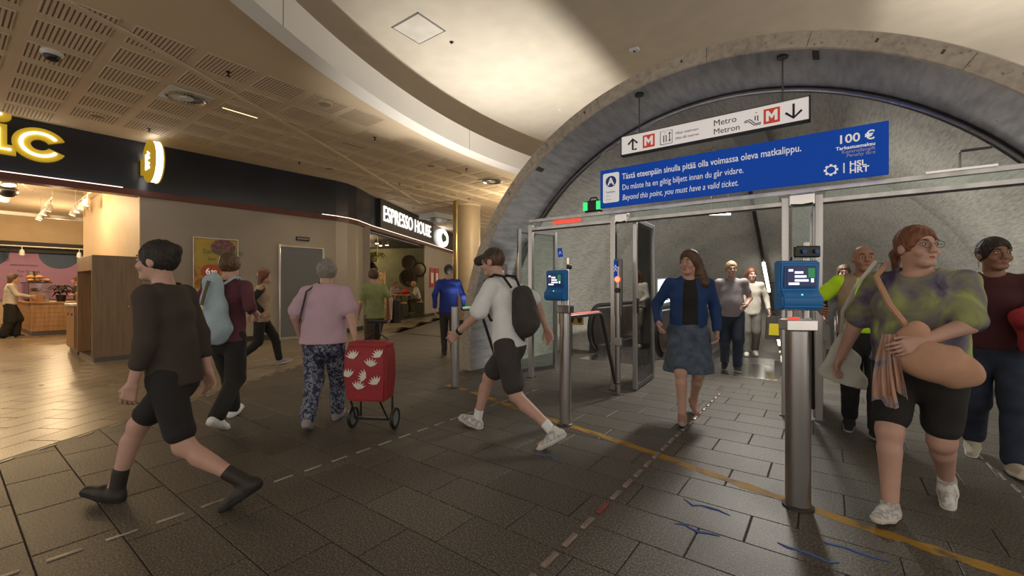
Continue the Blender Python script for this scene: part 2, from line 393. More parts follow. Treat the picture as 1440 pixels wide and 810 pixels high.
for r in range(-9, 22):
    y = 1.581+TW*(r+.5); off = (.056+.222*(r+1)) % TL
    for i in range(-26, 8):
        x = i*TL+off+TL/2
        if x > 4 or y > 8.25 or x < -12.3: continue
        dO = (np.array((x, y))-OL_P)@OL_N
        if dO > .5: continue
        if y > 5.2 and (x < AC[0]-3.35 and x > -4.9 or x > 2.15): pass
        kk = view_key(x, y)
        if kk is None: continue
        poly = [(-hw, -hh), (hw, -hh), (hw, hh), (-hw, hh)]; whole = True
        if dO > -.45:
            p2 = clip_poly(poly, OL_N, float((OL_P-np.array((x, y)))@OL_N)-.004)
            if len(p2) < 3: continue
            whole = len(p2) == 4 and abs(np.ptp(np.array(p2)[:, 0])-2*hw) < 1e-6 and abs(np.ptp(np.array(p2)[:, 1])-2*hh) < 1e-6; poly = p2
        tiles.append((kk, x, y, poly, whole, hw, hh))
lay(tiles, 'granite_slab', 'granite', 300, 0)
# beige tiles, aligned with the oblique line
tiles = []; ang = math.atan2(OL_D[1], OL_D[0]); bw, bh = .60, .30; hw, hh = (bw-GAP)/2, (bh-GAP)/2
for r in range(0, 62):
    for i in range(-16, 52):
        s_ = (i+.5+(.5 if r % 2 else 0))*bw; t_ = (r+.5)*bh; p = OL_P+OL_D*s_+OL_N*t_
        if p[0] < -25 or p[1] < -5 or p[1] > 30: continue
        kk = view_key(*p)
        if kk is None: continue
        tiles.append((kk, p[0], p[1], [(-hw, -hh), (hw, -hh), (hw, hh), (-hw, hh)], True, hw, hh))
lay(tiles, 'beige_tile', 'beige_stone', 200, ang)
# granite field right of the line in the corridor behind the arch
tiles = []
for r in range(0, 60):
    y = 8.3+TW*(r+.5)
    for i in range(-30, -7):
        x = i*TL+TL/2*(r % 2)
        if x > -5.4 or (np.array((x, y))-OL_P)@OL_N > .35: continue
        tiles.append((1, x, y, [(-.3225, -.1587), (.3225, -.1587), (.3225, .1587), (-.3225, .1587)], True, 0, 0))
if tiles: lay(tiles, 'corridor_slab', 'granite', 0, 0)

# inlaid steel guide markers (each one its own stud, let into the paving)
mk = MB().rbox((-.010, -.066, -.004), (.010, .066, .006), .004, 2).mesh('guide_marker', mat('marker_steel', (.42, .38, .32), .42, .9), True)
mkr = MB().rbox((-.017, -.066, -.004), (.017, .066, .013), .006, 2).mesh('guide_marker', mat('marker_brown', (.30, .23, .19), .35, .6), True)
mkred = MB().rbox((-.017, -.066, -.004), (.017, .066, .013), .006, 2).mesh('guide_marker', mat('marker_red', (.24, .06, .05), .4, .4), True)
def marker(x, y, me, rz=0):
    o = add_obj('guide_marker', me, floor, (x, y, .0), (0, 0, rz)); return o
for k in range(22): marker(-3.1, .175+.2155*k, mk)
for k in range(23):
    y = 1.40+.205*k; marker(-1.105, y, mkred if k == 5 else mkr)
for k in range(11): marker(1.0+.02*math.sin(k), 3.9+.215*k, mk)
for k in range(20):
    p = OL_P+OL_D*(-.75+.30*k)-OL_N*.06; marker(p[0], p[1], mk, ang-PI/2)
# warning studs in front of the escalators
st_me = MB().lathe([(0.0001, .006), (.008, .005), (.011, .0)], 10).mesh('tactile_stud', 'steel_bright', True)
for cx_ in (-3.2, -1.2, .8):
    for i in range(6):
        for j in range(3): add_obj('tactile_stud', st_me, floor, (cx_-.42+.16*i, 6.15+.12*j, 0))
# worn yellow line painted on the paving
YL = [(-4.25, 4.23), (-3.99, 4.19), (-3.71, 4.15), (-3.07, 3.96), (-2.41, 3.78), (-1.79, 3.65), (-1.27, 3.52), (-.68, 3.35), (-.23, 3.23), (.12, 3.13), (.45, 3.06), (.74, 3.0), (1.2, 2.93), (2.0, 2.85)]
fine = []
for a, b in zip(YL[:-1], YL[1:]):
    for t in range(6): fine.append((a[0]+(b[0]-a[0])*t/6, a[1]+(b[1]-a[1])*t/6))
fine.append(YL[-1]); yl = MB(); N = len(fine); vs = []
for i, p in enumerate(fine):
    w = .042+.007*math.sin(i*1.7)+.005*math.sin(i*4.1); vs += [(p[0]-.3*w, p[1]-w, .0012), (p[0]+.3*w, p[1]+w, .0012)]
keep = [i for i in range(N-1) if i not in (9, 10, 11)]
yl.add(vs, [(2*i, 2*i+2, 2*i+3, 2*i+1) for i in keep])
_m = ramp_mat('yellow_worn', [(.34, (.10, .07, .035)), (.44, (.30, .165, .015)), (.75, (.46, .24, .015))], 5.5, .7, detail=10, bump=.1, world=True)
tag(yl.build('painted_line', 'yellow_worn'), 'worn yellow line painted across the granite paving below the ticket readers', 'floor line')
# blue chalk scribbles
for i, (px, py) in enumerate(((765, 640), (975, 743), (1190, 771), (1125, 775), (985, 712))):
    x, y = foot(px, py); s_ = MB(); pts = [(x+.05*k-.1+rng.normal(0, .012), y+rng.normal(0, .018), .0025) for k in range(6)]
    s_.tube(pts, [.002, .006, .004, .007, .005, .002], 5)
    tag(s_.build('chalk_mark', mat('chalk_blue', (.07, .14, .40), .9)), 'small scribble of blue marking paint on the granite paving', 'floor mark', 'blue scribbles on the paving')

# ---- shopfront wall with kiosk and cafe openings
cK = hit(198, *W1); cE0 = hit(510, *W2); cE1 = hit(597, *W2)
seg1 = [tuple(cK)] + WP[1:6] + [tuple(cE0)]
for nm, path in (('wall_left', seg1), ('wall_corridor', [tuple(cE1), WP[6]])):
    o = struct(MB().sweep(path, [(0, 0), (0, 3.36), (-.25, 3.36), (-.25, 0)]).build(nm, 'grey_wall'))
    MB().sweep(path, [(.012, 0), (.012, .13), (0, .13), (0, 0)]).build('skirting', 'dark_skirting', o)
# panel joints of the grey cladding
fas = struct(MB().sweep(WP, [(.02, 3.45), (.02, 4.52), (-.25, 4.52), (-.25, 3.45)]).build('wall_fascia', 'navy_fascia'))
trim = struct(MB().sweep(WP, [(.07, 3.32), (.07, 3.45), (-.2, 3.45), (-.2, 3.32)]).build('trim_1', 'red_trim'))
# thin light line above the red trim in two runs
for a, b in (((-12.4, -4.3), tuple(hit(172, *W1))), (tuple(hit(452, *W1)), None)):
    if b is None: path = [a]+WP[1:6]+[tuple(hit(640, *W2))]
    else: path = [a, b]
    MB().sweep(path, [(.075, 3.452), (.075, 3.466), (.03, 3.466), (.03, 3.452)]).build('light_line', emis('line_glow', (1.0, .80, .66), 1.6), trim)
# ceiling soffit over the shopfront
arcp = arc(BC, BR, math.radians(246), math.radians(128), 70)
sof = MB(); poly = arcp + [(-6, 34), (-30, 34), WP[6]] + WP[5:0:-1] + [WP[0], (-12.45, -6)]
sof.add([(x, y, 4.50) for x, y in poly], [tuple(range(len(poly)))])
ceiling = struct(sof.build('ceiling', 'soffit_paint'))
bulk = struct(MB().sweep(arcp, [(0, 4.50), (0, 4.95), (-.08, 4.95), (-.08, 4.51), (-.17, 4.505), (-.15, 4.405)]).build('trim_bulkhead', 'bulkhead_paint', smooth=True))
for a_ in (206, 184.5, 166):
    p = BC[0]+BR*math.cos(math.radians(a_)), BC[1]+BR*math.sin(math.radians(a_))
    MB().box((-.002, -.004, 4.50), (.003, .004, 4.95)).build('joint', 'joint', bulk, loc=(p[0], p[1], 0)).rotation_euler = (0, 0, math.radians(a_-180))
# slotted acoustic panels
pm = MB(); pm.use(1).box((-.30, -.30, -.002), (.30, .30, 0)); pm.use(0); NS = 13
for i in range(NS+1): y = -.30+.6*i/NS; w = .013; pm.box((-.30, y-w, -.010), (.30, y+w, -.002)) if 0 < i < NS else pm.box((-.30, max(-.3, y-w), -.010), (.30, min(.3, y+w), -.002))
pm.box((-.30, -.30, -.0105), (-.275, .30, -.002)); pm.box((.275, -.30, -.0105), (.30, .30, -.002))
pme = pm.mesh('slotted_panel', ['panel_paint', 'slot_dark'])
def inwall(x, y):
    if y < 7.0: wx = WP[0][0]+(WP[1][0]-WP[0][0])*(y-WP[0][1])/(WP[1][1]-WP[0][1])
    elif y < 8.75: wx = np.interp(y, [p[1] for p in WP[1:6]], [p[0] for p in WP[1:6]])
    else: wx = WP[5][0]+(WP[6][0]-WP[5][0])*(y-WP[5][1])/(WP[6][1]-WP[5][1])
    return x > wx+.45
cnt = 0
for j in range(-6, 22):
    for i in range(-16, 9):
        x = -7.716+.765*i; y = .99+.742*j
        d = math.hypot(x-BC[0], y-BC[1])-BR
        if d < .75 or x > -6.5 or not inwall(x, y): continue
        if abs(np.cross(OLs := np.array((-1.085, 2.118))/2.38, np.array((x, y))-np.array((-6.67, .778)))) < .12: pass
        add_obj('slotted_panel', pme, ceiling, (x, y, 4.50)); cnt += 1
# oblique cover strip across the panels
sp = [(-6.3, 0.0), (-6.67, .778), (-7.0, 1.56), (-7.755, 2.896), (-9.10, 5.44), (-12.3, 10.9)]
MB().sweep(sp, [(.05, 4.498), (.05, 4.475), (-.05, 4.475), (-.05, 4.498)]).build('cover_strip', 'panel_paint', ceiling)
# high plaster ceiling over the rotunda
up = struct(MB().box((-8.5, -5, 5.6), (12, 22, 5.75)).build('ceiling_upper', 'white_plaster'))
hat = MB(); hat.box((-5.70, 4.43, 5.595), (-5.085, 5.0, 5.603))
MB().box((-5.69, 4.44, 5.588), (-5.095, 4.99, 5.596)).build('access_hatch', mat('hatch', (.66, .63, .58), .35, var=.12, vscale=3), up)
for (x0, y0, x1, y1) in ((-5.715, 4.415, -5.70, 5.015), (-5.085, 4.415, -5.07, 5.015), (-5.715, 4.415, -5.07, 4.43), (-5.715, 5.0, -5.07, 5.015)):
    MB().box((x0, y0, 5.592), (x1, y1, 5.602)).build('hatch_frame', 'grey_plastic', up)

# ---- the concrete tube: mouth ring, reveal and outer skin
a0 = math.asin((0-AC[1])/RI)-.005; a1 = PI-a0; NA = 96
def ring(mb, y0, r0, y1, r1, x=AC[0], z=AC[1], A0=a0, A1=a1, n=NA):
    vs = []
    for i in range(n+1):
        t = A0+(A1-A0)*i/n; vs += [(x+r0*math.cos(t), y0, z+r0*math.sin(t)), (x+r1*math.cos(t), y1, z+r1*math.sin(t))]
    mb.add(vs, [(2*i, 2*i+2, 2*i+3, 2*i+1) for i in range(n)])
ar = MB(); ar.use(0); ring(ar, AY, RO-.012, AY, RI+.012); ring(ar, AY+.012, RO, AY, RO-.012); ring(ar, AY, RI+.012, AY+.012, RI)
ar.use(1); ring(ar, AY+.012, RI, 6.25, RI); ar.use(0); ring(ar, AY+.012, RO, 15, RO)
arch = struct(ar.build('wall_arch', ['arch_face', 'arch_reveal'], smooth=True))
# cast joints and mortar gaps on the ring face
for k in range(9):
    t = .30+(PI-.6)*k/8+.05*math.sin(k*3); c, s_ = math.cos(t), math.sin(t)
    j = MB().box((RI+.012, -.0015, -.002), (RO-.02, .004, .002)).build('joint', 'joint', arch, loc=(AC[0], AY, AC[1])); j.rotation_euler = (0, -t, 0)
for t, r_, ln in ((2.26, RI-.002, .16), (1.25, RI-.002, .2), (1.98, 3.6, .05), (1.62, 3.6, .07), (1.12, 3.6, .09), (.98, 3.6, .06), (2.42, 3.6, .06)):
    j = MB().box((-.006, -.0, -.03), (.006, ln, .03)).build('patch', mat('patch_dark', (.09, .075, .06), .9), arch, loc=(AC[0]+r_*math.cos(t), AY-.004 if r_ > 3.55 else AY+.05, AC[1]+r_*math.sin(t))); j.rotation_euler = (0, -t, 0)
    if r_ > 3.55: j.scale = (3, .05, .35)
# steel rail following the inside of the mouth
pts = [(AC[0]+(RI-.035)*math.cos(t), 6.2, AC[1]+(RI-.035)*math.sin(t)) for t in np.linspace(a0+.03, a1-.03, 72)]
rail = struct(MB().tube(pts, .040, 8).build('trim_arch_rail', 'steel_dark', smooth=True))
MB().tube([(p[0]*.9985-.0018, 6.13, p[2]*.99) for p in pts], .014, 6).build('rail_tube', 'steel', rail, smooth=True)
# tunnel vault: level to y=10.3, then down at 30 degrees
tv = MB(); ys = [6.25, 7.5, 9, 10.3, 11.2]+[11.2+1.6*i for i in range(1, 14)]
def drop(y): return 0 if y < 10.3 else -(y-10.3)*math.tan(math.radians(30))
for ya, yb in zip(ys[:-1], ys[1:]):
    vs = []
    for i in range(65):
        t = -1.0+(PI+2.0)*i/64; vs += [(AC[0]+3.47*math.cos(t), ya, AC[1]+drop(ya)+3.47*math.sin(t)), (AC[0]+3.47*math.cos(t), yb, AC[1]+drop(yb)+3.47*math.sin(t))]
    tv.add(vs, [(2*i, 2*i+2, 2*i+3, 2*i+1) for i in range(64)])
tunnel = struct(tv.build('wall_tunnel', 'tunnel_wall', smooth=True))
for yj in (14.4,):
    pts = [(AC[0]+3.463*math.cos(t), yj, AC[1]+drop(yj)+3.463*math.sin(t)) for t in np.linspace(-.6, PI+.6, 50)]
    MB().tube(pts, .010, 5).build('joint', 'joint', tunnel)
struct(MB().box((-6, 32, -14), (4, 32.2, 4)).build('wall_tunnel_end', 'tunnel_wall'))
struct(MB().box((-30, 33.5, 0), (-5, 33.8, 4.6)).build('wall_corridor_end', 'kiosk_wall'))

# ================================================================ SHOPFRONT: KIOSK
kx = float(cK[0]); ky = float(cK[1])
struct(MB().box((-17.8, ky-.02, 0), (kx-.001, ky+.14, 4.3)).build('wall_kiosk_right', 'kiosk_wall'))
struct(MB().box((-25.2, -5, 0), (-25, 7.5, 4.3)).build('wall_kiosk_back', 'kiosk_wall'))
struct(MB().box((-25, 7.3, 0), (-17.7, 7.5, 4.3)).build('wall_kiosk_side', 'kiosk_wall'))
struct(MB().box((-25, -5.2, 0), (-12.5, -5.0, 4.3)).build('wall_kiosk_left', 'kiosk_wall'))
struct(MB().box((-25.2, -5.2, 4.3), (-12.5, 7.5, 4.4)).build('ceiling_kiosk', 'kiosk_ceiling'))
# ducts and beams under the kiosk ceiling
d = tag(MB().cyl((-15.2, -4.9, 4.08), (-15.2, ky-.1, 4.08), .20, 20).build('air_duct', 'kiosk_ceiling', smooth=True), 'thick round cream air duct below the kiosk ceiling', 'duct')
d = tag(MB().cyl((-16.3, -4.9, 4.12), (-16.3, ky-.1, 4.12), .15, 20).build('air_duct', 'kiosk_ceiling', smooth=True), 'thinner round cream air duct behind the thick kiosk duct', 'duct')
tag(MB().box((-20.4, -4.9, 3.62), (-20.3, 7.2, 3.72)).box((-20.4, 1.0, 3.72), (-20.3, 1.06, 4.3)).build('ceiling_beam', 'white_plastic'), 'white square ceiling beam across the kiosk above the mural', 'beam')
tag(MB().rbox((-14.9, -.3, 3.98), (-14.0, .4, 4.29), .03).box((-14.8, -.23, 3.965), (-14.1, .33, 3.982)).build('ceiling_cassette', 'white_plastic'), 'flat white air conditioning cassette on the kiosk ceiling', 'air conditioner')
# header band and mural at the back
tag(MB().box((-24.9, -4.9, 2.72), (-24.6, 7.2, 3.12)).box((-24.62, -4.9, 2.86), (-24.5, 7.2, 2.94)).build('header_band', 'cafe_dark'), 'dark header band with a ledge above the kiosk mural', 'header band')
mu = thing('mural', 'purple wall mural with blue waves and dark lettering behind the kiosk counter', 'mural', (-24.95, 0, 0))
MB().box((0, -4.9, .9), (.06, 7.2, 2.72)).build('mural_board', 'mural_purple', mu)
for cy, cz, ry, rz in ((2.98, 2.72, .58, .60), (1.12, 2.72, .55, .60), (-.9, 2.72, .9, .7), (4.9, 2.72, .9, .7)):
    P_ = [(ry*math.cos(t), max(-9, min(2.72-cz, rz*math.sin(t)))) for t in np.linspace(PI, 2*PI, 20)]
    MB().prism(P_, 0, .006, Matrix(((0, 0, 1, .06), (1, 0, 0, cy), (0, 1, 0, cz), (0, 0, 0, 1)))).build('wave', 'mural_blue', mu)
for t_, y_, z_, s_ in (('VADELIALEN KALJAELLA', 1.68, 2.19, .105), ('Tuo Capoc te', 1.86, 1.95, .13), ('Tar', 1.86, 1.78, .13)): text('lettering', t_, s_, 'ink', mu, (.068, y_, z_), (PI/2, 0, PI/2), .001, sx=.62 if s_ < .11 else .8)
# tall oak cabinet with an open recess at the kiosk corner
cab = thing('tall_cabinet', 'tall oak veneer cabinet with an open recess at the corner of the kiosk', 'cabinet', (-12.05, 1.68, 0))
CW, CD, CH = 1.38, .70, 1.95
MB().rbox((CW-.06, 0, .08), (CW, CD, CH), .006).build('front_panel', 'oak_dark', cab); MB().rbox((0, CD-.04, .08), (CW-.06, CD, CH-.04), .006).build('back_panel', 'oak', cab)
MB().rbox((0, 0, .08), (.05, CD-.04, CH), .006).build('side_panel', 'oak', cab); MB().rbox((.05, 0, CH-.28), (CW-.06, CD-.04, CH), .006).build('top_box', 'oak', cab)
MB().box((.02, .03, 0), (CW-.02, CD-.02, .08)).build('plinth', 'steel_dark', cab)
for z in (.98, .93, .88): pass
MB().tube([(CW, .55, .98), (CW+.03, .55, .98), (CW+.03, .55, 1.10), (CW, .55, 1.10)], .006, 6).build('handle', 'steel_bright', cab)
MB().cyl((CW, .50, 1.0), (CW+.012, .50, 1.0), .009, 10).build('lock', 'steel_bright', cab)
# low cabinet
lc = thing('low_cabinet', 'low oak cabinet with two doors and a pale worktop in the kiosk', 'cabinet', (-13.05, 1.66, 0))
MB().rbox((0, .02, .10), (.86, .62, .98), .006).build('body', 'oak', lc); MB().rbox((-.03, -.03, .98), (.9, .65, 1.03), .012).build('worktop', 'china', lc); MB().box((.02, .05, 0), (.84, .6, .10)).build('plinth', 'steel_dark', lc)
for i in (0, 1):
    dr = MB().rbox((.02+.42*i, 0, .13), (.42+.42*i, .02, .96), .004).build('door', 'oak', lc); MB().rbox((.17+.42*i, -.012, .78), (.25+.42*i, .0, .84), .004).build('handle', 'steel_dark', dr)
# bag in the recess
bg = thing('dustpan_set', 'dark blue and black cleaning set left in the cabinet recess', 'cleaning set', (-10.95, 1.85, .08)); MB().rbox((-.12, -.1, 0), (.12, .1, .12), .03).build('pan', 'c_navyplastic' if 'c_navyplastic' in MATS else mat('navy_plastic', (.015, .02, .06), .5), bg); MB().cyl((0, 0, .1), (.03, .02, .2), .045, 10).build('grip', 'black_plastic', bg)
# counter
ct_ = thing('service_counter', 'oak clad kiosk service counter with steel kick plate', 'counter', (-17.93, 1.58, 0))
MB().box((-1.0, .05, 0), (-.04, 2.6, .12)).box((-4.0, .05, 0), (-1.0, .55, .12)).build('kick_plate', 'steel_dark', ct_)
MB().box((-1.0, .02, .12), (-.02, 2.6, .90)).box((-4.0, .02, .12), (-1.0, .6, .90)).build('carcass', 'oak_dark', ct_)
for i in range(6): MB().rbox((-.02, 0, .125+.13*i), (0, 2.6, .25+.13*i), .004).build('plank', 'oak', ct_)
for i in range(6): MB().rbox((-4.0, 0, .125+.13*i), (-.02, .02, .25+.13*i), .004).build('plank', 'oak', ct_)
MB().rbox((-1.05, -.04, .90), (.04, 2.6, .95), .01).rbox((-4.0, -.04, .90), (-1.05, .66, .95), .01).build('worktop', 'oak', ct_)
def cpos(px, D): return plan(px, D)
# glass display case on the counter
dc = thing('display_case', 'glass pastry display case with a dark top shelf on the kiosk counter', 'display case', (-19.0, 1.62, .95))
MB().box((-1.9, 0, .55), (0, .5, .58)).build('top_shelf', 'cafe_dark', dc); MB().box((-1.9, .02, .02), (-.02, .03, .55)).build('pane', 'glass', dc); MB().box((-.03, .03, .02), (-.02, .48, .55)).build('pane', 'glass', dc)
MB().box((-1.88, .05, .02), (-.04, .47, .04)).build('tray', 'steel_bright', dc); MB().box((-1.88, .06, .27), (-.04, .46, .29)).build('tray', 'steel_bright', dc)
for i in range(10):
    o = tag(MB().ell((0, 0, .045), (.085, .06, .045), None, 12, 7).tube([(-.07, .0, .08), (-.02, .03, .092), (.03, -.02, .092), (.07, .01, .08)], .012, 6).build('pastry', 'bread', smooth=True), 'golden baked pastry on a tray inside the glass display case', 'pastry', 'pastries in the display case')
    o.location = (-19.15-.17*i, 1.86+.07*(i % 2), .99 if i % 2 else 1.24); o.rotation_euler = (0, 0, i*1.1)
o = tag(MB().lathe([(.001, 0), (.12, 0), (.125, .02), (.105, .34), (.11, .36), (.1, .36), (.095, .03), (.001, .03)], 24).tube([(.11, 0, .08), (.2, 0, .12), (.2, 0, .26), (.11, 0, .3)], .012, 6).build('steel_pitcher', 'steel_bright', smooth=True), 'tall polished steel pitcher on top of the pastry case', 'pitcher'); o.location = (-20.65, 1.85, 1.53)
for i in range(5):
    o = tag(MB().ell((0, 0, .05), (.16, .07, .05), None, 12, 7).tube([(-.1, -.02, .085), (0, .02, .1), (.1, -.01, .085)], .012, 5).build('bread_loaf', 'bread', smooth=True), 'crusty loaf lying on top of the pastry case', 'bread', 'loaves on the pastry case'); o.location = (-19.2-.07*(i % 2)+(.1 if i == 4 else 0), 1.70+.165*(i % 3), 1.53 if i < 3 else 1.63); o.rotation_euler = (0, 0, .1*i)
for i, (x, y) in enumerate(((-18.15, 1.72), (-18.12, 2.62))):
    b_ = thing('wooden_box', ('oak napkin box beside the plant on the counter', 'oak cutlery box beside the stacked plates on the counter')[i], 'box', (x, y, .95)); MB().box((-.11, -.12, 0), (.11, .12, .02)).build('base', 'oak', b_)
    for (x0, y0, x1, y1) in ((-.11, -.12, .11, -.10), (-.11, .10, .11, .12), (-.11, -.10, -.09, .10), (.09, -.10, .11, .10)): MB().box((x0, y0, .02), (x1, y1, .23)).build('side', 'oak', b_)
plate = MB().lathe([(.001, 0), (.07, 0), (.075, .006), (.125, .018), (.125, .023), (.07, .012), (.001, .010)], 24).mesh('plate', 'china', True)
for k, (x, y, n) in enumerate(((-18.15, 2.90, 10), (-18.17, 3.20, 8))):
    for i in range(n): tag(add_obj('plate', plate, None, (x, y, .95+.019*i)), ('white plate in the taller stack on the oak counter', 'white plate in the shorter stack on the oak counter')[k], 'plate', ('taller stack of plates', 'shorter stack of plates')[k])
pl = thing('potted_plant', 'dark leafy plant in a black pot on the kiosk counter', 'plant', (-18.3, 2.22, .95)); MB().lathe([(.001, 0), (.09, 0), (.12, .2), (.11, .2), (.08, .02), (.001, .02)], 16).build('pot', 'black_plastic', pl, True)
for i in range(34):
    a = i*2.4; ln = .22+.16*rng.random(); zz = .18+.22*rng.random(); c_, s_ = math.cos(a), math.sin(a)*1.2; w = .045
    MB().add([(0, 0, zz), (c_*ln*.5-s_*w, s_*ln*.5+c_*w, zz+.10), (c_*ln, s_*ln, zz+.05*rng.normal()), (c_*ln*.5+s_*w, s_*ln*.5-c_*w, zz+.10)], [(0, 1, 2, 3)]).build('leaf', 'dark_leaf', pl)
# track spotlights
def track(label, p0, p1, lamps, group):
    tr = thing('lighting_track', label, 'lighting track', (0, 0, 0)); MB().tube([p0, p1], .02, 6).build('rail', 'white_plastic', tr)
    for q_ in (p0, p1): MB().cyl(q_, (q_[0], q_[1], 4.3), .008, 6).build('hanger', 'white_plastic', tr)
def spot(loc, aim, big=False, dark=False, grp='track spotlights in the kiosk', lab='small white track spotlight under the kiosk ceiling'):
    r_, l_ = (.13, .26) if big else (.075, .18); s_ = thing('track_spotlight', lab, 'spotlight', loc, 0, grp); q_ = Vector(aim).to_track_quat('-Z', 'Y').to_matrix().to_4x4()
    MB().lathe([(.001, .02), (r_*.55, .02), (r_*.9, -l_*.3), (r_, -l_), (r_*.9, -l_), (r_*.75, -l_*.75), (.001, -l_*.75)], 18, q_).build('housing', 'black_plastic' if dark else 'white_plastic', s_, True)
    MB().lathe([(.001, -l_*.84), (r_*.85, -l_*.84)], 18, q_).build('lens', 'warm_glow', s_); MB().cyl((0, 0, .0), (0, 0, .16), .012, 8).build('stem', 'white_plastic', s_)
track('white lighting track with the two large spotlights near the kiosk front', (-13.1, .65, 3.84), (-16.8, 1.55, 3.84), 0, 't'); track('white lighting track over the kiosk counter', (-17, 1.9, 3.84), (-20.2, 2.0, 3.84), 0, 't'); track('white lighting track beside the kiosk side wall', (-14.2, 2.35, 3.82), (-17.75, 2.45, 3.82), 0, 't')
o = spot((-14.0, .90, 3.78), (.2, .1, -1), True, False, None, 'large white spotlight hanging at the kiosk front'); 
dm = thing('dome_speaker', 'dark half dome speaker hanging beside the large spotlight', 'speaker', (-14.6, .95, 3.50)); MB().ell((0, 0, 0), (.17, .17, .14), None, 20, 10).build('dome', 'black_plastic', dm, True); MB().cyl((0, 0, .1), (0, 0, .35), .014, 8).build('stem', 'white_plastic', dm); MB().lathe([(.172, -.012), (.178, 0), (.172, .012)], 24).build('rim', 'grey_plastic', dm, True)
spot((-16.1, 1.02, 3.72), (.4, -.3, -1), True, False, None, 'white spotlight at the inner end of the front track')
for x, y, z in ((-17.6, 1.93, 3.72), (-18.6, 1.95, 3.72), (-19.6, 1.97, 3.72), (-20.1, 1.99, 3.72), (-15.3, 2.33, 3.68), (-16.1, 2.36, 3.68), (-16.9, 2.39, 3.68), (-17.7, 2.42, 3.68)): spot((x, y, z-.04), (.3*(rng.random()-.3), -.3, -1), lab='small white spotlight on the track '+('over the kiosk counter' if y < 2.1 else 'beside the kiosk side wall'), grp='spotlights on the track '+('over the kiosk counter' if y < 2.1 else 'beside the kiosk side wall'))
o = thing('lighting_track', 'white lighting rail held in front of the kiosk mural', 'lighting track', (0, 0, 0)); MB().tube([(-23.9, -1, 2.90), (-23.9, 5.2, 2.90)], .02, 6).build('rail', 'white_plastic', o); MB().cyl((-23.9, 4.2, 2.9), (-24.5, 4.2, 2.9), .012, 6).build('arm', 'white_plastic', o)
for x, y, z in ((-23.9, 3.4, 2.75), (-23.9, 1.9, 2.75)): spot((x, y, z), (-.3, 0, -1), lab='small white spotlight on the ledge in front of the mural', grp='mural spotlights')
# fascia letters: gold channel letters with neon tubes
def fas_pt(px, z, off=.02): p = hit(px, *W1); return Vector((p[0]+off, p[1], z))
fdir1 = Vector((WP[1][0]-WP[0][0], WP[1][1]-WP[0][1], 0)).normalized(); frot = math.atan2(fdir1.y, fdir1.x)
def on_fascia(name, label, cat, px, py): p = fas_pt(px, 0, .03); p.z = hgt(py, p.x*FV[0]+p.y*FV[1]); o_ = thing(name, label, cat, p, frot); o_.scale = (.76, .80, .62); return o_     # local x along the front, -y towards the hall
# letter c
c0 = on_fascia('channel_letter', 'gold letter c with a white neon tube on the dark fascia', 'sign letter', 56, 205)
def cring(r0, r1, a0_, a1_, sx, n=30): return [(sx*r1*math.cos(a), r1*math.sin(a)) for a in np.linspace(a0_, a1_, n)]+[(sx*r0*math.cos(a), r0*math.sin(a)) for a in np.linspace(a1_, a0_, n)]
MX = Matrix(((1, 0, 0, 0), (0, 0, -1, 0), (0, 1, 0, 0), (0, 0, 0, 1)))
MB().prism(cring(.17, .50, math.radians(26), math.radians(334), .93), 0, .12, MX).build('letter_body', 'sign_yellow', c0)
MB().tube([MX @ Vector((.93*.34*math.cos(a), .34*math.sin(a), .14)) for a in np.linspace(math.radians(35), math.radians(325), 36)], .035, 8).build('neon_tube', 'white_glow', c0, True)
i0 = on_fascia('channel_letter', 'gold letter i with a white neon tube, cut by the end of the dark fascia', 'sign letter', -3, 192)
MB().prism([(-.34, -.5), (.28, -.5), (.28, -.22), (.14, -.22), (.14, .36), (-.22, .36), (-.22, .14), (-.14, .14), (-.14, -.22), (-.34, -.22)], 0, .12, MX).build('letter_body', 'sign_yellow', i0)
MB().prism([(.02+.19*math.cos(a), .62+.19*math.sin(a)) for a in np.linspace(0, 2*PI, 28)[:-1]], 0, .12, MX).build('letter_dot', 'sign_yellow', i0)
MB().tube([MX @ Vector(v) for v in ((-.05, .28, .14), (0, .25, .14), (0, -.36, .14), (.2, -.36, .14))], .032, 8).build('neon_tube', 'white_glow', i0, True); MB().tube([MX @ Vector((-.02, .60, .14)), MX @ Vector((.05, .64, .14))], .03, 8).build('neon_tube', 'white_glow', i0, True)
# round blade sign projecting from the fascia
p = fas_pt(203, 3.97, .10); bl = thing('blade_sign', 'round gold and white lightbox sign projecting from the dark fascia', 'sign', p)
My = Matrix(((1, 0, 0, .55), (0, 0, 1, 0), (0, 1, 0, 0), (0, 0, 0, 1)))
MB().lathe([(.001, -.06), (.42, -.06), (.42, .06), (.001, .06)], 40, My).build('lit_body', 'white_glow', bl); MB().lathe([(.001, -.085), (.43, -.085), (.44, -.06), (.40, -.06)], 40, My).build('face', 'sign_yellow', bl, True); MB().lathe([(.001, .085), (.43, .085), (.44, .06), (.40, .06)], 40, My).build('face', 'sign_yellow', bl, True)
MB().rbox((-.09, -.07, -.20), (.16, .07, .14), .01).build('bracket', 'sign_yellow', bl)
for k, (t_, z_) in enumerate((('pic', .06), ('nic', -.14))): text('lettering', t_, .26, 'white_glow', bl, (.36, -.091, z_-.02), (PI/2, 0, 0), .004, .004)
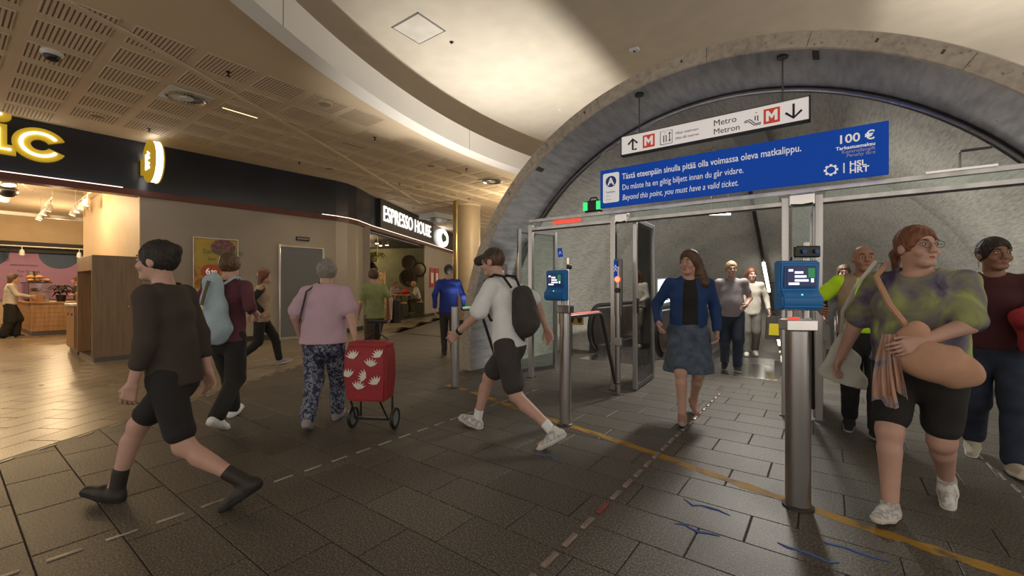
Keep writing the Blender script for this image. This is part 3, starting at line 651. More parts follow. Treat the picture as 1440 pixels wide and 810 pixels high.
# poster, service door and little plate on the grey wall
def wall_t(name, label, cat, px, off=.0): p = hit(px, *W1); return thing(name, label, cat, (p[0]+off, p[1], 0), frot)
pA, pB = hit(272, *W1), hit(333, *W1); wP = float(np.linalg.norm(pB-pA)); DA = pA@FV; DB = pB@FV; zt = hgt(334, DA); zb = hgt(408, DA)
po = wall_t('wall_poster', 'yellow and orange summer menu poster in a thin pale frame on the grey wall', 'poster', 272, .02)
MB().box((0, -.015, zb), (wP, 0, zt)).build('sheet', ramp_mat('poster_food', [(.30, (.16, .08, .03)), (.45, (.42, .20, .05)), (.55, (.55, .36, .12)), (.68, (.30, .22, .12))], 4.5, .6, detail=5, distort=1.2, bump=0), po)
MB().box((.02, -.018, zt-.62), (wP-.02, -.015, zt-.03)).build('yellow_field', mat('poster_yellow', (.46, .34, .07), .6, var=.15, vscale=3), po)
MB().prism([(wP-.3+.26*math.cos(a), zt-.2+.20*math.sin(a)) for a in np.linspace(0, 2*PI, 18)[:-1]], .018, .020, MX).build('berries', mat('poster_berry', (.22, .11, .12), .6, var=.5, vscale=14), po)
text('lettering', 'Summer Menu', .17, mat('poster_green', (.08, .22, .08), .6) and 'poster_green', po, (.16, -.021, zt-.36), sx=.85); text('lettering', 'feel good', .13, 'poster_green', po, (.28, -.021, zt-.52), sx=.85)
MB().prism([(.33+.20*math.cos(a), zt-.78+.17*math.sin(a)) for a in np.linspace(0, 2*PI, 26)[:-1]], .016, .020, MX).build('badge', mat('poster_orange', (.50, .10, .03), .6), po); text('lettering', '6', .2, 'sign_white', po, (.22, -.023, zt-.84)); text('lettering', '90', .12, 'sign_white', po, (.33, -.023, zt-.83))
for (x0, z0_, x1, z1_) in ((-.02, zb-.02, 0, zt+.02), (wP, zb-.02, wP+.02, zt+.02), (0, zb-.02, wP, zb), (0, zt, wP, zt+.02)): MB().box((x0, -.03, z0_), (x1, 0, z1_)).build('frame', 'white_plastic', po)
pA, pB = hit(391, *W1), hit(455, *W1); wD = float(np.linalg.norm(pB-pA)); DA = pA@FV; zt = hgt(344, DA)
p = hit(391, *W1); do = bpy.data.objects.new('door_1', None); COL.objects.link(do); struct(do); do.location = (p[0]+.005, p[1], 0); do.rotation_euler = (0, 0, frot)
MB().rbox((.05, -.03, .03), (wD-.05, 0, zt-.05), .004).build('door_leaf', mat('door_grey', (.15, .165, .18), .35, .2), do)
for b_ in (((0, -.045, 0), (.05, 0, zt)), ((wD-.05, -.045, 0), (wD, 0, zt)), ((.05, -.045, zt-.05), (wD-.05, 0, zt))): MB().rbox(*b_, .004).build('door_frame', 'steel_bright', do)
MB().box((.05, -.05, .0), (wD-.05, -.0, .03)).build('threshold', 'steel_bright', do); MB().cyl((wD-.15, -.03, 1.05), (wD-.15, -.08, 1.05), .012, 8).tube([(wD-.15, -.075, 1.05), (wD-.29, -.075, 1.05)], .011, 8).build('handle', 'steel_bright', do, True)
o = wall_t('door_plate', 'small black sign plate on the wall above the steel door', 'sign', 416, .005); D_ = hit(423, *W1)@FV; MB().rbox((0, -.03, hgt(338.5, D_)), (.36, 0, hgt(333, D_)), .008).build('plate', 'black_plastic', o); MB().box((.03, -.034, hgt(337, D_)), (.33, -.029, hgt(334.6, D_))).build('window', 'grey_plastic', o)
o = wall_t('wall_light', 'narrow oval wall light glowing on the grey wall beside the poster', 'wall light', 366, .005); D_ = hit(366, *W1)@FV; zc = hgt(384, D_); MB().lathe([(.001, 0), (.10, 0), (.10, .05), (.08, .06), (.001, .06)], 20, Matrix(((1, 0, 0, .1), (0, 0, -1, 0), (0, 1.5, 0, zc), (0, 0, 0, 1)))).build('housing', 'grey_plastic', o); MB().lathe([(.001, .062), (.07, .062)], 20, Matrix(((1, 0, 0, .1), (0, 0, -1, 0), (0, 1.5, 0, zc), (0, 0, 0, 1)))).build('diffuser', 'white_glow', o)

# ================================================================ CAFE
fdir2 = (np.array(W2[1])-np.array(W2[0])); fdir2 = fdir2/np.linalg.norm(fdir2); n2 = np.array((-fdir2[1], fdir2[0])); erot = math.atan2(fdir2[1], fdir2[0])     # n2 points into the cafe
def cafe(s_, t_): p = np.array(cE0)+fdir2*s_+n2*t_; return float(p[0]), float(p[1])
LE = float(np.linalg.norm(cE1-cE0)); MC = Matrix.Translation((cE0[0], cE0[1], 0)) @ Matrix.Rotation(erot, 4, 'Z')
class CB(MB):
    def build(s, *a_, **k_): o_ = MB.build(s, *a_, **k_); o_.location = (cE0[0], cE0[1], 0); o_.rotation_euler = (0, 0, erot); return o_
def cbox(lo, hi): return CB().box(lo, hi)
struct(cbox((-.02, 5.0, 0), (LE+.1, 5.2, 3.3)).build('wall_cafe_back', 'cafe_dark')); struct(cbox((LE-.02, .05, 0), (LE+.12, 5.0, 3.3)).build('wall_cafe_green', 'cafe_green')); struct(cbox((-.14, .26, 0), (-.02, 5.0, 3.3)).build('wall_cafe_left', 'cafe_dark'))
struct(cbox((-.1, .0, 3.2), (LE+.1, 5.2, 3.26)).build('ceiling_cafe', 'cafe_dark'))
# sign
sA, sB = hit(530, *W2), hit(605, *W2); wS = float(np.linalg.norm(sB-sA)); DA = sA@FV
sg_ = thing('cafe_sign', 'dark fascia sign with glowing white ESPRESSO HOUSE lettering', 'sign', (sA[0], sA[1], 0), erot)
MB().box((0, -.14, 3.47), (wS, -.02, 4.49)).build('panel', mat('sign_dark', (.022, .022, .022), .4), sg_)
tx = text('lettering', 'ESPRESSO HOUSE', .60, emis('letter_glow', (1.0, .97, .92), .85) and 'letter_glow', sg_, (.15, -.165, 3.74), (PI/2, 0, 0), .02, .0); bbx = max(v.co.x for v in tx.data.vertices); tx.scale = ((wS-.55)/bbx, 1.3, 1)
rA = hit(620.5, *W2); lg = thing('round_logo', 'round glowing white cafe logo with a small leaf on the fascia', 'sign', (rA[0], rA[1], 3.97), erot); R1 = .85
Mq = Matrix(((1, 0, 0, 0), (0, 0, -1, -.03), (0, .54, 0, 0), (0, 0, 0, 1)))
MB().lathe([(.001, 0), (R1, 0), (R1, .10), (R1*.97, .12), (.001, .12)], 40, Mq).build('disc', 'white_glow', lg); MB().lathe([(R1*.72, .121), (R1*.75, .126), (R1*.78, .121)], 40, Mq).build('ring', mat('logo_green', (.05, .12, .05), .5), lg)
MB().prism([(.45*math.cos(a), .5*math.sin(a)*(1 if math.cos(a) < 0 else .7)) for a in np.linspace(0, 2*PI, 22)[:-1]], .121, .128, Mq).build('leaf', 'logo_green', lg)
# red posters beside the opening
pA = hit(603, *W2); rp = thing('red_poster', 'red and white poster pair on the wall beside the cafe opening', 'poster', (pA[0], pA[1], 0), erot); D_ = pA@FV
for i in (0, 1): MB().box((.1+.75*i, -.03, hgt(404, D_)), (.75+.75*i, -.005, hgt(376, D_))).build('sheet', mat('poster_red', (.36, .03, .035), .5), rp); MB().box((.24+.75*i, -.034, hgt(398, D_)), (.6+.75*i, -.03, hgt(383, D_))).build('print', 'china', rp)
# interior: ceiling spots
for i, (px, py, D) in enumerate(((514, 341, 15.5), (530, 340, 16.2), (535, 346, 17), (544, 339, 16.8))):
    x, y = plan(px, D); s_ = thing('cafe_spotlight', 'small black ceiling spotlight in the dark cafe ceiling', 'spotlight', (x, y, 3.2), 0, 'cafe ceiling spotlights'); MB().cyl((0, 0, 0), (0, 0, -.16), .07, 14).build('housing', 'black_plastic', s_); MB().cyl((0, 0, -.16), (0, 0, -.17), .06, 14).build('lens', 'warm_glow', s_)
# hanging plant lamp
x, y = plan(523, 15.3); hp = thing('hanging_planter', 'brass hanging frame with a bright fern above a black pendant lamp in the cafe', 'hanging planter', (x, y, 0))
MB().tube([(-.32, 0, 3.2), (-.32, 0, 2.3)], .012, 6).tube([(.32, 0, 3.2), (.32, 0, 2.3)], .012, 6).tube([(-.32, 0, 2.3), (.32, 0, 2.3)], .012, 6).build('frame', 'brass', hp); MB().lathe([(.001, 2.30), (.16, 2.30), (.20, 2.46), (.19, 2.46), (.001, 2.42)], 18).build('pot', 'brass', hp, True); MB().lathe([(.04, 2.28), (.10, 2.22), (.22, 2.02), (.24, 1.86), (.23, 1.86), (.20, 2.02), (.001, 2.2)], 22).build('lamp_shade', 'black_plastic', hp, True); MB().ell((0, 0, 1.93), (.09, .09, .09)).build('bulb', 'warm_glow', hp, True)
for i in range(40):
    a = i*2.4; ln = .3+.3*rng.random(); r_ = .015; pts = [(math.cos(a)*ln*t, math.sin(a)*ln*t, 2.44+.32*math.sin(t*2.2)*(.5+.5*rng.random())-.25*t*t) for t in (0, .35, .7, 1)]; MB().tube(pts, [.008, .02, .02, .003], 4).build('leaf', 'leaf_yellow', hp)
x, y = plan(524, 16.2); hs_ = tag(MB().box((-.42, -.02, 1.15), (.42, .02, 1.95)).box((-.48, -.04, 0), (-.42, .04, 2.0)).box((.42, -.04, 0), (.48, .04, 2.0)).build('lit_picture', mat('picture_warm', (.55, .38, .22), .6, var=.6, vscale=7)), 'warm lit framed picture below the hanging fern in the cafe', 'picture'); hs_.location = (x, y, 0); hs_.rotation_euler = (0, 0, YAW)
# round mirrors on the green wall
for i, (px, py, r_) in enumerate(((575, 369, .34), (590, 379, .34), (574, 390, .42))):
    p = hit(px, cafe(LE, 0), cafe(LE, 5)); D_ = p@FV; mr = thing('wall_mirror', ('upper round mirror in a dark frame on the green cafe wall', 'round mirror nearest the window edge on the green cafe wall', 'largest round mirror, lowest on the green cafe wall')[i], 'mirror', (p[0], p[1], hgt(py, D_)), erot)
    Mm = Matrix(((0, 0, -1, -.03), (1, 0, 0, 0), (0, 1, 0, 0), (0, 0, 0, 1))); MB().lathe([(r_*.78, 0), (r_, 0), (r_, .04), (r_*.88, .07), (r_*.78, .04)], 30, Mm).build('frame', 'frame_dark', mr, True); MB().lathe([(.001, .02), (r_*.8, .02)], 30, Mm).build('glass', 'gold_mirror', mr)
# counter end, bin, table, stools
x, y = plan(549, 17.6); o = thing('wooden_ledge', 'oak bar ledge at the front edge of the cafe', 'counter', (x, y, 0), erot); MB().rbox((-.5, -.05, 0), (-.42, .40, 1.05), .01).build('end_panel', 'oak', o); MB().rbox((.30, -.05, 0), (.38, .40, 1.05), .01).build('end_panel', 'oak', o); MB().rbox((-.55, -.1, 1.05), (.42, .45, 1.10), .01).build('top', 'oak', o); MB().box((-.42, .34, .1), (.3, .37, 1.05)).build('front_panel', 'oak', o)
x, y = plan(556, 16.6); o = thing('waste_bin', 'black cylindrical waste bin with a steel rim in front of the cafe', 'bin', (x, y, 0)); MB().lathe([(.001, 0), (.20, 0), (.20, .86), (.001, .86)], 22).build('drum', 'black_plastic', o, True); MB().lathe([(.19, .86), (.205, .87), (.205, .90), (.12, .93), (.10, .90)], 22).build('lid', 'steel_dark', o, True)
x, y = plan(570, 18.8); tb = thing('bar_table', 'high oak cafe table between two seated guests', 'table', (x, y, 0), erot); MB().rbox((-.62, -.32, 1.02), (.62, .32, 1.07), .01).build('tabletop', 'oak', tb)
for sx_ in (-.45, .45): MB().cyl((sx_, 0, .03), (sx_, 0, 1.02), .03, 10).build('leg', 'black_plastic', tb); MB().cyl((sx_, 0, 0), (sx_, 0, .03), .2, 18).build('foot', 'black_plastic', tb)
TBX, TBY = x, y
o = tag(MB().ell((0, 0, .12), (.24, .16, .12)).tube([(-.1, 0, .2), (-.06, 0, .30), (.06, 0, .30), (.1, 0, .2)], .012, 6).build('red_bag', mat('bag_red', (.45, .03, .04), .6), smooth=True), 'red handbag lying on the high cafe table', 'bag'); o.location = (x, y, 1.07)
def stool(px, D, lab):
    x, y = plan(px, D); s_ = thing('bar_stool', lab, 'stool', (x, y, 0), erot); MB().lathe([(.001, .70), (.17, .70), (.18, .73), (.17, .76), (.001, .76)], 20).build('seat', 'oak', s_, True)
    for k in range(4): a = PI/4+k*PI/2; MB().cyl((.12*math.cos(a), .12*math.sin(a), .70), (.2*math.cos(a), .2*math.sin(a), 0), .014, 8).build('leg', 'black_plastic', s_)
    MB().tube([(.165*math.cos(a), .165*math.sin(a), .28) for a in np.linspace(0, 2*PI, 17)[:-1]], .010, 6, True).build('foot_ring', 'black_plastic', s_)
    return x, y
ST1 = stool(552, 19.3, 'oak bar stool under the guest at the ledge side of the table'); ST2 = stool(589, 19.0, 'oak bar stool under the guest at the green wall side of the table'); stool(566, 17.7, 'empty oak bar stool in front of the high table')

# ================================================================ ROUND COLUMN
x, y = plan(657, 16.3); co = thing('round_column', 'round beige stone column between the cafe and the concrete arch', 'column', (x, y, 0)); MB().cyl((0, 0, 0), (0, 0, 4.5), .50, 40).build('shaft', 'column_stone', co, True); MB().lathe([(.50, 0), (.53, 0), (.53, .15), (.50, .16)], 40).build('base_ring', 'steel_dark', co, True); MB().lathe([(.50, 4.43), (.52, 4.43), (.52, 4.5), (.5, 4.5)], 40).build('top_ring', 'soffit_paint', co, True)
x, y = plan(640.5, 15.4); tag(MB().rbox((-.09, -.05, 0), (.09, .05, 4.5), .02).build('brass_post', 'brass', loc=(x, y, 0)), 'slim polished brass post in front of the round column', 'post')

# ================================================================ CEILING DEVICES
def ceil_thing(name, lab, cat, px, py, z=4.49, group=None):
    D = (z-EYE)*600/(405-py); x, y = plan(px, D); return thing(name, lab, cat, (x, y, z), 0, group)
o = ceil_thing('dome_camera', 'white and black dome surveillance camera on the slotted ceiling', 'camera', 73, 73); MB().lathe([(.001, 0), (.11, 0), (.115, -.03), (.095, -.055), (.001, -.055)], 28).build('housing', 'white_plastic', o, True); MB().lathe([(.080, -.053), (.078, -.075), (.06, -.11), (.03, -.125), (.001, -.128)], 28).build('dome', 'black_plastic', o, True)
def diffuser(px, py, lab):
    o = ceil_thing('swirl_diffuser', lab, 'air diffuser', px, py, 4.488); MB().rbox((-.30, -.30, -.012), (.30, .30, 0), .004).build('plate', 'white_plastic', o); MB().lathe([(.27, -.012), (.285, -.03), (.26, -.05), (.22, -.02)], 32).build('ring', 'steel_bright', o, True); MB().lathe([(.001, -.045), (.09, -.045), (.10, -.03), (.10, -.012)], 20).build('hub', 'white_plastic', o, True); MB().lathe([(.1, -.0125), (.25, -.0125)], 32).build('shadow_gap', 'black_plastic', o)
    for k in range(24):
        a = 2*PI*k/24; M_ = Matrix.Rotation(a, 4, 'Z') @ Matrix.Translation((.17, 0, -.028)) @ Matrix.Rotation(.6, 4, 'X'); MB().box((-.075, -.010, -.0015), (.075, .010, .0015), M_).build('vane', 'white_plastic', o)
diffuser(262, 136, 'round swirl air diffuser in a square white plate near the dome camera'); diffuser(692, 254, 'round swirl air diffuser on the ceiling close to the concrete arch')
for i, (px, py) in enumerate(((321, 101), (210, 181), (527, 193), (421, 228), (656, 237), (562, 258), (660, 279), (581, 292), (601, 306))):
    o = ceil_thing('sprinkler_head', 'small dark sprinkler head under the slotted ceiling', 'sprinkler', px, py, 4.49, 'ceiling sprinklers'); MB().lathe([(.001, 0), (.035, 0), (.035, -.006), (.014, -.01), (.012, -.045), (.001, -.045)], 14).build('body', 'black_plastic', o, True); MB().lathe([(.001, -.062), (.028, -.060), (.028, -.057), (.001, -.057)], 14).build('deflector', 'black_plastic', o, True)
for i, (px, py) in enumerate(((137, 163), (457, 146), (606, 233), (463, 237), (590, 263), (638, 274))):
    o = ceil_thing('ceiling_speaker', 'round brown speaker grille set in the slotted ceiling', 'speaker', px, py, 4.49, 'ceiling speakers'); MB().lathe([(.001, -.008), (.10, -.008), (.105, -.012), (.115, -.010), (.12, 0)], 26).build('rim', 'soffit_paint', o, True); MB().lathe([(.001, -.013), (.1, -.012)], 26).build('grille', 'slot_dark', o)
for i, (px, py, lit) in enumerate(((338, 158, 1), (498, 204, 0), (639, 241, 0), (568, 268, 0), (635, 282, 0))):
    o = ceil_thing('slot_fitting', ('slim glowing slot light set in the slotted ceiling' if lit else 'slim dark slot fitting set in the slotted ceiling'), 'slot fitting', px, py, 4.49, None if lit else 'dark ceiling slots'); MB().box((-.025, -.30, -.012), (.025, .30, 0)).build('frame', 'soffit_paint', o); MB().box((-.015, -.28, -.014), (.015, .28, -.011)).build('lamp', emis('slot_warm', (1, .75, .4), 1.6) if lit else 'black_plastic', o); o.rotation_euler = (0, 0, 0)
o = ceil_thing('ceiling_hatch', 'plain beige access panel in the soffit beside the plaster bulkhead', 'access panel', 488, 179, 4.497); MB().rbox((-.35, -.3, -.008), (.35, .3, 0), .002).build('panel', 'soffit_paint', o)
o = ceil_thing('ceiling_unit', 'dark rectangular ventilation unit under the ceiling above the cafe sign', 'air unit', 615, 303, 4.45); MB().rbox((-.5, -.6, -.18), (.5, .6, .04), .02).build('case', 'white_plastic', o); MB().box((-.42, -.5, -.19), (.42, .5, -.178)).build('grille', 'black_plastic', o)
for i, (px, py) in enumerate(((635, 59), (787, 154))):
    o = ceil_thing('plaster_sprinkler', 'tiny sprinkler on the high white plaster ceiling', 'sprinkler', px, py, 5.6, 'plaster ceiling sprinklers'); MB().lathe([(.001, 0), (.04, 0), (.02, -.02), (.001, -.04)], 12).build('head', 'black_plastic' if i == 0 else 'white_plastic', o, True)
o = ceil_thing('smoke_detector', 'small cream detector on the shaded part of the plaster ceiling', 'detector', 892, 68, 5.6); MB().rbox((-.08, -.05, -.05), (.08, .05, 0), .012).build('case', 'sign_grey', o); MB().cyl((0, 0, -.05), (0, 0, -.06), .02, 10).build('lens', 'black_plastic', o)
# uplights beside the tube
for sx_, lab in ((-5.18, 'steel in-floor uplight beside the left flank of the concrete tube'), (2.95, 'steel in-floor uplight beside the right flank of the concrete tube')):
    for y in (5.9, 7.2, 8.6): o = thing('floor_uplight', lab, 'floor light', (sx_, y, 0), 0, lab[6:]); MB().lathe([(.085, 0), (.12, 0), (.12, .012), (.085, .012)], 24).build('ring', 'steel', o, True); MB().lathe([(.001, .004), (.085, .004)], 24).build('lens', 'white_glow', o)

# ================================================================ SIGNS AT THE ARCH
bs = thing('blue_banner_sign', 'long blue ticket zone sign with white lettering above the gate header', 'sign', (-2.395, AY, 2.392)); BW, BH = 2.845, .49
MB().rbox((0, -.02, 0), (BW, .02, BH), .004).build('panel', 'sign_blue', bs)
MB().prism([(x_, z_) for x_, z_ in [(.04, .075), (.055, .06), (.245, .06), (.26, .075), (.26, .425), (.245, .44), (.055, .44), (.04, .425)]], .02, .023, MX).build('zone_plate', 'sign_white', bs)
MB().prism([(.15+.072*math.cos(a), .33+.072*math.sin(a)) for a in np.linspace(0, 2*PI, 30)[:-1]], .023, .025, MX).build('zone_disc', 'sign_text_blue', bs)
def st(t_, x, z, size, m='sign_white', sx=None, w=None, bold=0, sh=0, y=-.022, al='LEFT', P=None):
    o = text('lettering', t_, size, m, P or bs, (x, y, z), (PI/2, 0, 0), .001, bold, sh, al)
    if w: bb = [v.co.x for v in o.data.vertices]; o.scale = (w/(max(bb)-min(bb)), 1, 1)
    return o
st('A', .15, .287, .125, 'sign_white', bold=.004, y=-.026, al='CENTER'); st('Vy\u00f6hyke', .085, .185, .035, 'sign_text_blue', y=-.024); st('Zon', .085, .135, .035, 'sign_grey', y=-.024); st('Zone', .085, .09, .035, 'sign_grey', y=-.024)
st('T\u00e4st\u00e4 eteenp\u00e4in sinulla pit\u00e4\u00e4 olla voimassa oleva matkalippu.', .30, .335, .105, w=1.88, bold=.0008)
st('Du m\u00e5ste ha en giltig biljett innan du g\u00e5r vidare.', .30, .20, .10, w=1.36)
st('Beyond this point, you must have a valid ticket.', .30, .07, .10, w=1.31, sh=.2)
st('100 \u20ac', 2.75, .345, .115, bold=.002, al='RIGHT'); st('Tarkastusmaksu', 2.75, .285, .045, al='RIGHT', bold=.001); st('Kontrollavgift', 2.75, .245, .045, 'sign_grey', al='RIGHT'); st('Penalty fare', 2.75, .207, .045, 'sign_grey', al='RIGHT', sh=.15)
for k in range(8):
    a = k*PI/4; M_ = MX @ Matrix.Translation((2.42, .105, .02)) @ Matrix.Rotation(a, 4, 'Z'); MB().box((.042, -.011, 0), (.056, .011, .003), M_).build('emblem_ray', 'sign_white', bs)
MB().prism(cring(.034, .044, 0, 2*PI, 1, 30), .02, .023, Matrix.Translation((2.42, 0, .105)) @ MX).build('emblem_ring', 'sign_white', bs)
MB().box((2.515, -.024, .06), (2.525, -.02, .155)).build('divider', 'sign_white', bs); st('HSL', 2.56, .11, .075, bold=.002); st('HRT', 2.56, .05, .075, bold=.002)
# hanging metro sign
ms = thing('metro_sign', 'white hanging metro direction sign with red M symbols and arrows', 'sign', (-2.155, 5.35, 3.065)); MW, MH = 2.0, .245
MB().rbox((0, -.04, .012), (MW, .04, MH), .004).build('panel', 'metro_white', ms); MB().box((-.012, -.045, 0), (MW+.012, .045, .014)).build('bottom_rail', 'ink', ms); MB().box((-.012, -.045, MH), (MW+.012, .045, MH+.01)).build('top_rail', 'steel_dark', ms); MB().box((MW, -.045, 0), (MW+.014, .045, MH+.01)).build('end_cap', 'ink', ms); MB().box((-.014, -.045, 0), (0, .045, MH+.01)).build('end_cap', 'steel_dark', ms)
for x in (.22, 1.77):
    zt_ = AC[1]+math.sqrt(RI**2-(-2.155+x-AC[0])**2)-3.065; r_ = MB().cyl((x, 0, MH), (x, 0, zt_), .008, 8).build('rod', 'steel_dark', ms); MB().cyl((x, 0, zt_-.025), (x, 0, zt_), .055, 18).build('ceiling_rose', 'black_plastic', r_)
def ink(pts, w=.012, P=ms, m='ink'): return MB().tube([MX @ Vector((p[0], p[1], .041)) for p in pts], w, 6).build('pictogram', m, P)
ink([(.20, .055), (.15, .055), (.15, .19)]); ink([(.09, .13), (.15, .19), (.21, .13)])
for x in (.28, 1.60): MB().rbox((x, -.046, .045), (x+.15, -.04, .205), .002).build('metro_symbol', 'metro_red', ms); MB().prism([(x+.022, .07), (x+.048, .07), (x+.048, .135), (x+.075, .092), (x+.102, .135), (x+.102, .07), (x+.128, .07), (x+.128, .182), (x+.104, .182), (x+.075, .135), (x+.046, .182), (x+.022, .182)], .046, .049, MX).build('letter_m', 'sign_white', ms)
ink([(.50, .045), (.64, .045), (.64, .205), (.50, .205), (.50, .045)], .004); ink([(.54, .07), (.54, .15), (.57, .15), (.57, .07)], .006); ink([(.555, .18), (.555, .181)], .012); ink([(.61, .07), (.61, .18)], .005); ink([(.595, .16), (.61, .18), (.625, .16)], .004); ink([(.595, .09), (.61, .07), (.625, .09)], .004)
st('Hissi metroon', .68, .135, .045, 'ink', P=ms, y=-.042); st('Hiss till metron', .68, .075, .042, 'ink', P=ms, y=-.042); st('Metro', 1.10, .14, .095, 'ink', bold=0, P=ms, y=-.042); st('Metron', 1.10, .045, .09, 'ink', P=ms, y=-.042)
ink([(1.42, .12), (1.47, .13), (1.52, .075), (1.575, .075), (1.57, .06), (1.51, .06), (1.46, .11), (1.42, .105), (1.42, .12)], .005); ink([(1.52, .11), (1.52, .155), (1.545, .155), (1.545, .10)], .006); ink([(1.532, .19), (1.532, .191)], .014)
ink([(1.87, .20), (1.87, .055)]); ink([(1.80, .12), (1.87, .055), (1.94, .12)])

# ================================================================ GATE PORTAL
PY = 5.35
po_ = thing('gate_portal', 'stainless steel portal frame with glass infill across the tunnel mouth', 'gate portal', (0, PY, 0))
MB().box((-3.62, -.03, 2.335), (3.0, .03, 2.375)).build('upper_rail', 'steel', po_); MB().box((-3.62, -.03, 2.215), (3.0, .03, 2.255)).build('lower_rail', 'steel', po_); MB().box((-3.62, -.02, 2.20), (3.0, .02, 2.214)).build('rubber_seal', 'black_rubber', po_)
for i, (x0, x1) in enumerate(((-3.58, -2.34), (-2.0, -.42), (-.02, 1.6))): MB().box((x0, -.006, 2.255), (x1, .006, 2.335)).build('glass_strip', 'glass_green', po_)
for x in (-3.60, -2.28, -.36, -.07, 1.66, 1.95): MB().rbox((x-.033, -.035, 0), (x+.033, .035, 2.30), .005).build('post', 'steel', po_); MB().box((x-.05, -.05, 0), (x+.05, .05, .015)).build('foot_plate', 'steel_dark', po_) 
for x0, x1 in ((-2.28, -2.05), (-.36, -.07)): MB().rbox((x0+.033, -.05, 2.20), (x1-.033, .05, 2.32), .01).build('door_operator', 'steel_bright', po_); MB().tube([(x0+.05, -.053, 2.215), ((x0+x1)/2, -.056, 2.205), (x1-.05, -.053, 2.215)], .008, 6).build('cable', 'black_rubber', po_)
MB().box((-3.2, -.034, 2.268), (-2.75, -.03, 2.325)).build('red_display', 'red_soft', po_)
MB().box((-.30, .0, .05), (-.13, .012, 2.2)).build('glass_pane', 'glass', po_)
o = thing('glass_bracket', 'clear acrylic bracket clipped to the header beam right of the blue sign', 'bracket', (.93, PY, 2.375)); MB().box((0, -.04, 0), (.008, .04, .17)).build('fin', 'glass_green', o); MB().box((-.22, -.05, 0), (.22, .05, .02)).build('clip', 'steel_bright', o); MB().box((0, -.035, .17), (.2, .035, .178)).build('arm', 'black_plastic', o)
def leaf(label, a, b, zt_=2.28):
    a = np.array(a); b = np.array(b); L = float(np.linalg.norm(b-a)); lf = thing('glass_door', label, 'glass door', (a[0], a[1], 0), math.atan2(b[1]-a[1], b[0]-a[0]))
    for x in (0, L): MB().rbox((x-.028, -.028, .02), (x+.028, .028, zt_), .006).build('stile', 'steel', lf)
    for z in (.02, zt_-.06): MB().rbox((.028, -.022, z), (L-.028, .022, z+.06), .005).build('rail', 'steel_dark', lf)
    MB().box((.028, -.005, .08), (L-.028, .005, zt_-.06)).build('pane', 'glass_green', lf)
    h_ = MB().rbox((-.04, -.05, 1.02), (.02, -.028, 1.22), .006).build('lock_case', 'black_plastic', lf); MB().tube([(-.01, -.05, 1.1), (-.01, -.1, 1.1), (.11, -.1, 1.1)], .011, 8).build('lever', 'black_plastic', h_, True)
    return lf
leaf('open steel framed glass door behind the post with the red light', (-2.03, 5.46), (-2.10, 6.36)); leaf('open steel framed glass door at the left end of the portal against the concrete', (-3.90, 5.46), (-3.68, 6.19))
leaf('open steel framed glass door beside the twin posts behind the large blue reader', (-.10, 5.46), (-.15, 6.36))
# black floodlight with green lamps on the header
x_ = -2.62; o = thing('exit_floodlight', 'black twin floodlight with green lamps standing on the header beam', 'floodlight', (x_, 5.45, 2.375)); MB().rbox((-.12, -.05, .03), (.12, .07, .19), .02).build('housing', 'black_plastic', o)
for sg in (-1, 1): MB().rbox((sg*.10-.035, -.065, .05), (sg*.10+.035, -.048, .17), .008).build('green_lamp', 'green_soft', o)
MB().tube([(-.06, 0, .19), (-.04, 0, .23), (.04, 0, .23), (.06, 0, .19)], .01, 6).build('handle', 'black_plastic', o); MB().box((-.1, -.05, 0), (.1, .05, .03)).build('bracket', 'steel_dark', o)
# gate side barriers: steel bollard, hoop rail and light post
def bollard(label, x, y, r=.055, h=1.09):
    o = thing('steel_bollard', label, 'bollard', (x, y, 0)); MB().cyl((0, 0, .02), (0, 0, h), r, 36).build('tube', 'steel', o, True); MB().lathe([(r, h), (r*.97, h+.006), (.001, h+.006)], 36).build('cap', 'steel_dark', o, True); MB().lathe([(r, 0), (r+.018, 0), (r+.018, .012), (r, .02)], 36).build('flange', 'steel_dark', o, True); return o
bollard('plain steel bollard at the start of the yellow line beside the arch', -4.06, 4.19, .055); b2 = bollard('steel bollard carrying the smaller blue ticket reader', -2.085, 3.705, .056, 1.10); b3 = bollard('thick steel bollard carrying the large blue ticket reader', -.148, 3.172, .068, 1.085)
def hoop(label, x, y0, y1, lit):
    o = thing('hoop_barrier', label, 'barrier', (x, 0, 0)); MB().tube([(0, y0, 1.06), (0, y1-.55, 1.06), (0, y1-.50, 1.03), (0, y1-.10, .18), (0, y1, .16)], .022, 10).build('hoop', 'steel_dark', o, True)
    if lit: MB().tube([(0, y0+.02, 1.083), (0, y1-.58, 1.083)], .010, 6).build('light_strip', lit, o)
hoop('bent steel hoop barrier with a green strip beside the plain bollard', -4.0, 4.26, 5.15, 'green_soft'); hoop('bent steel hoop barrier with a red strip behind the smaller ticket reader', -2.10, 3.79, 5.08, 'red_soft'); hoop('bent steel hoop barrier behind the large ticket reader', -.12, 3.27, 5.2, None)
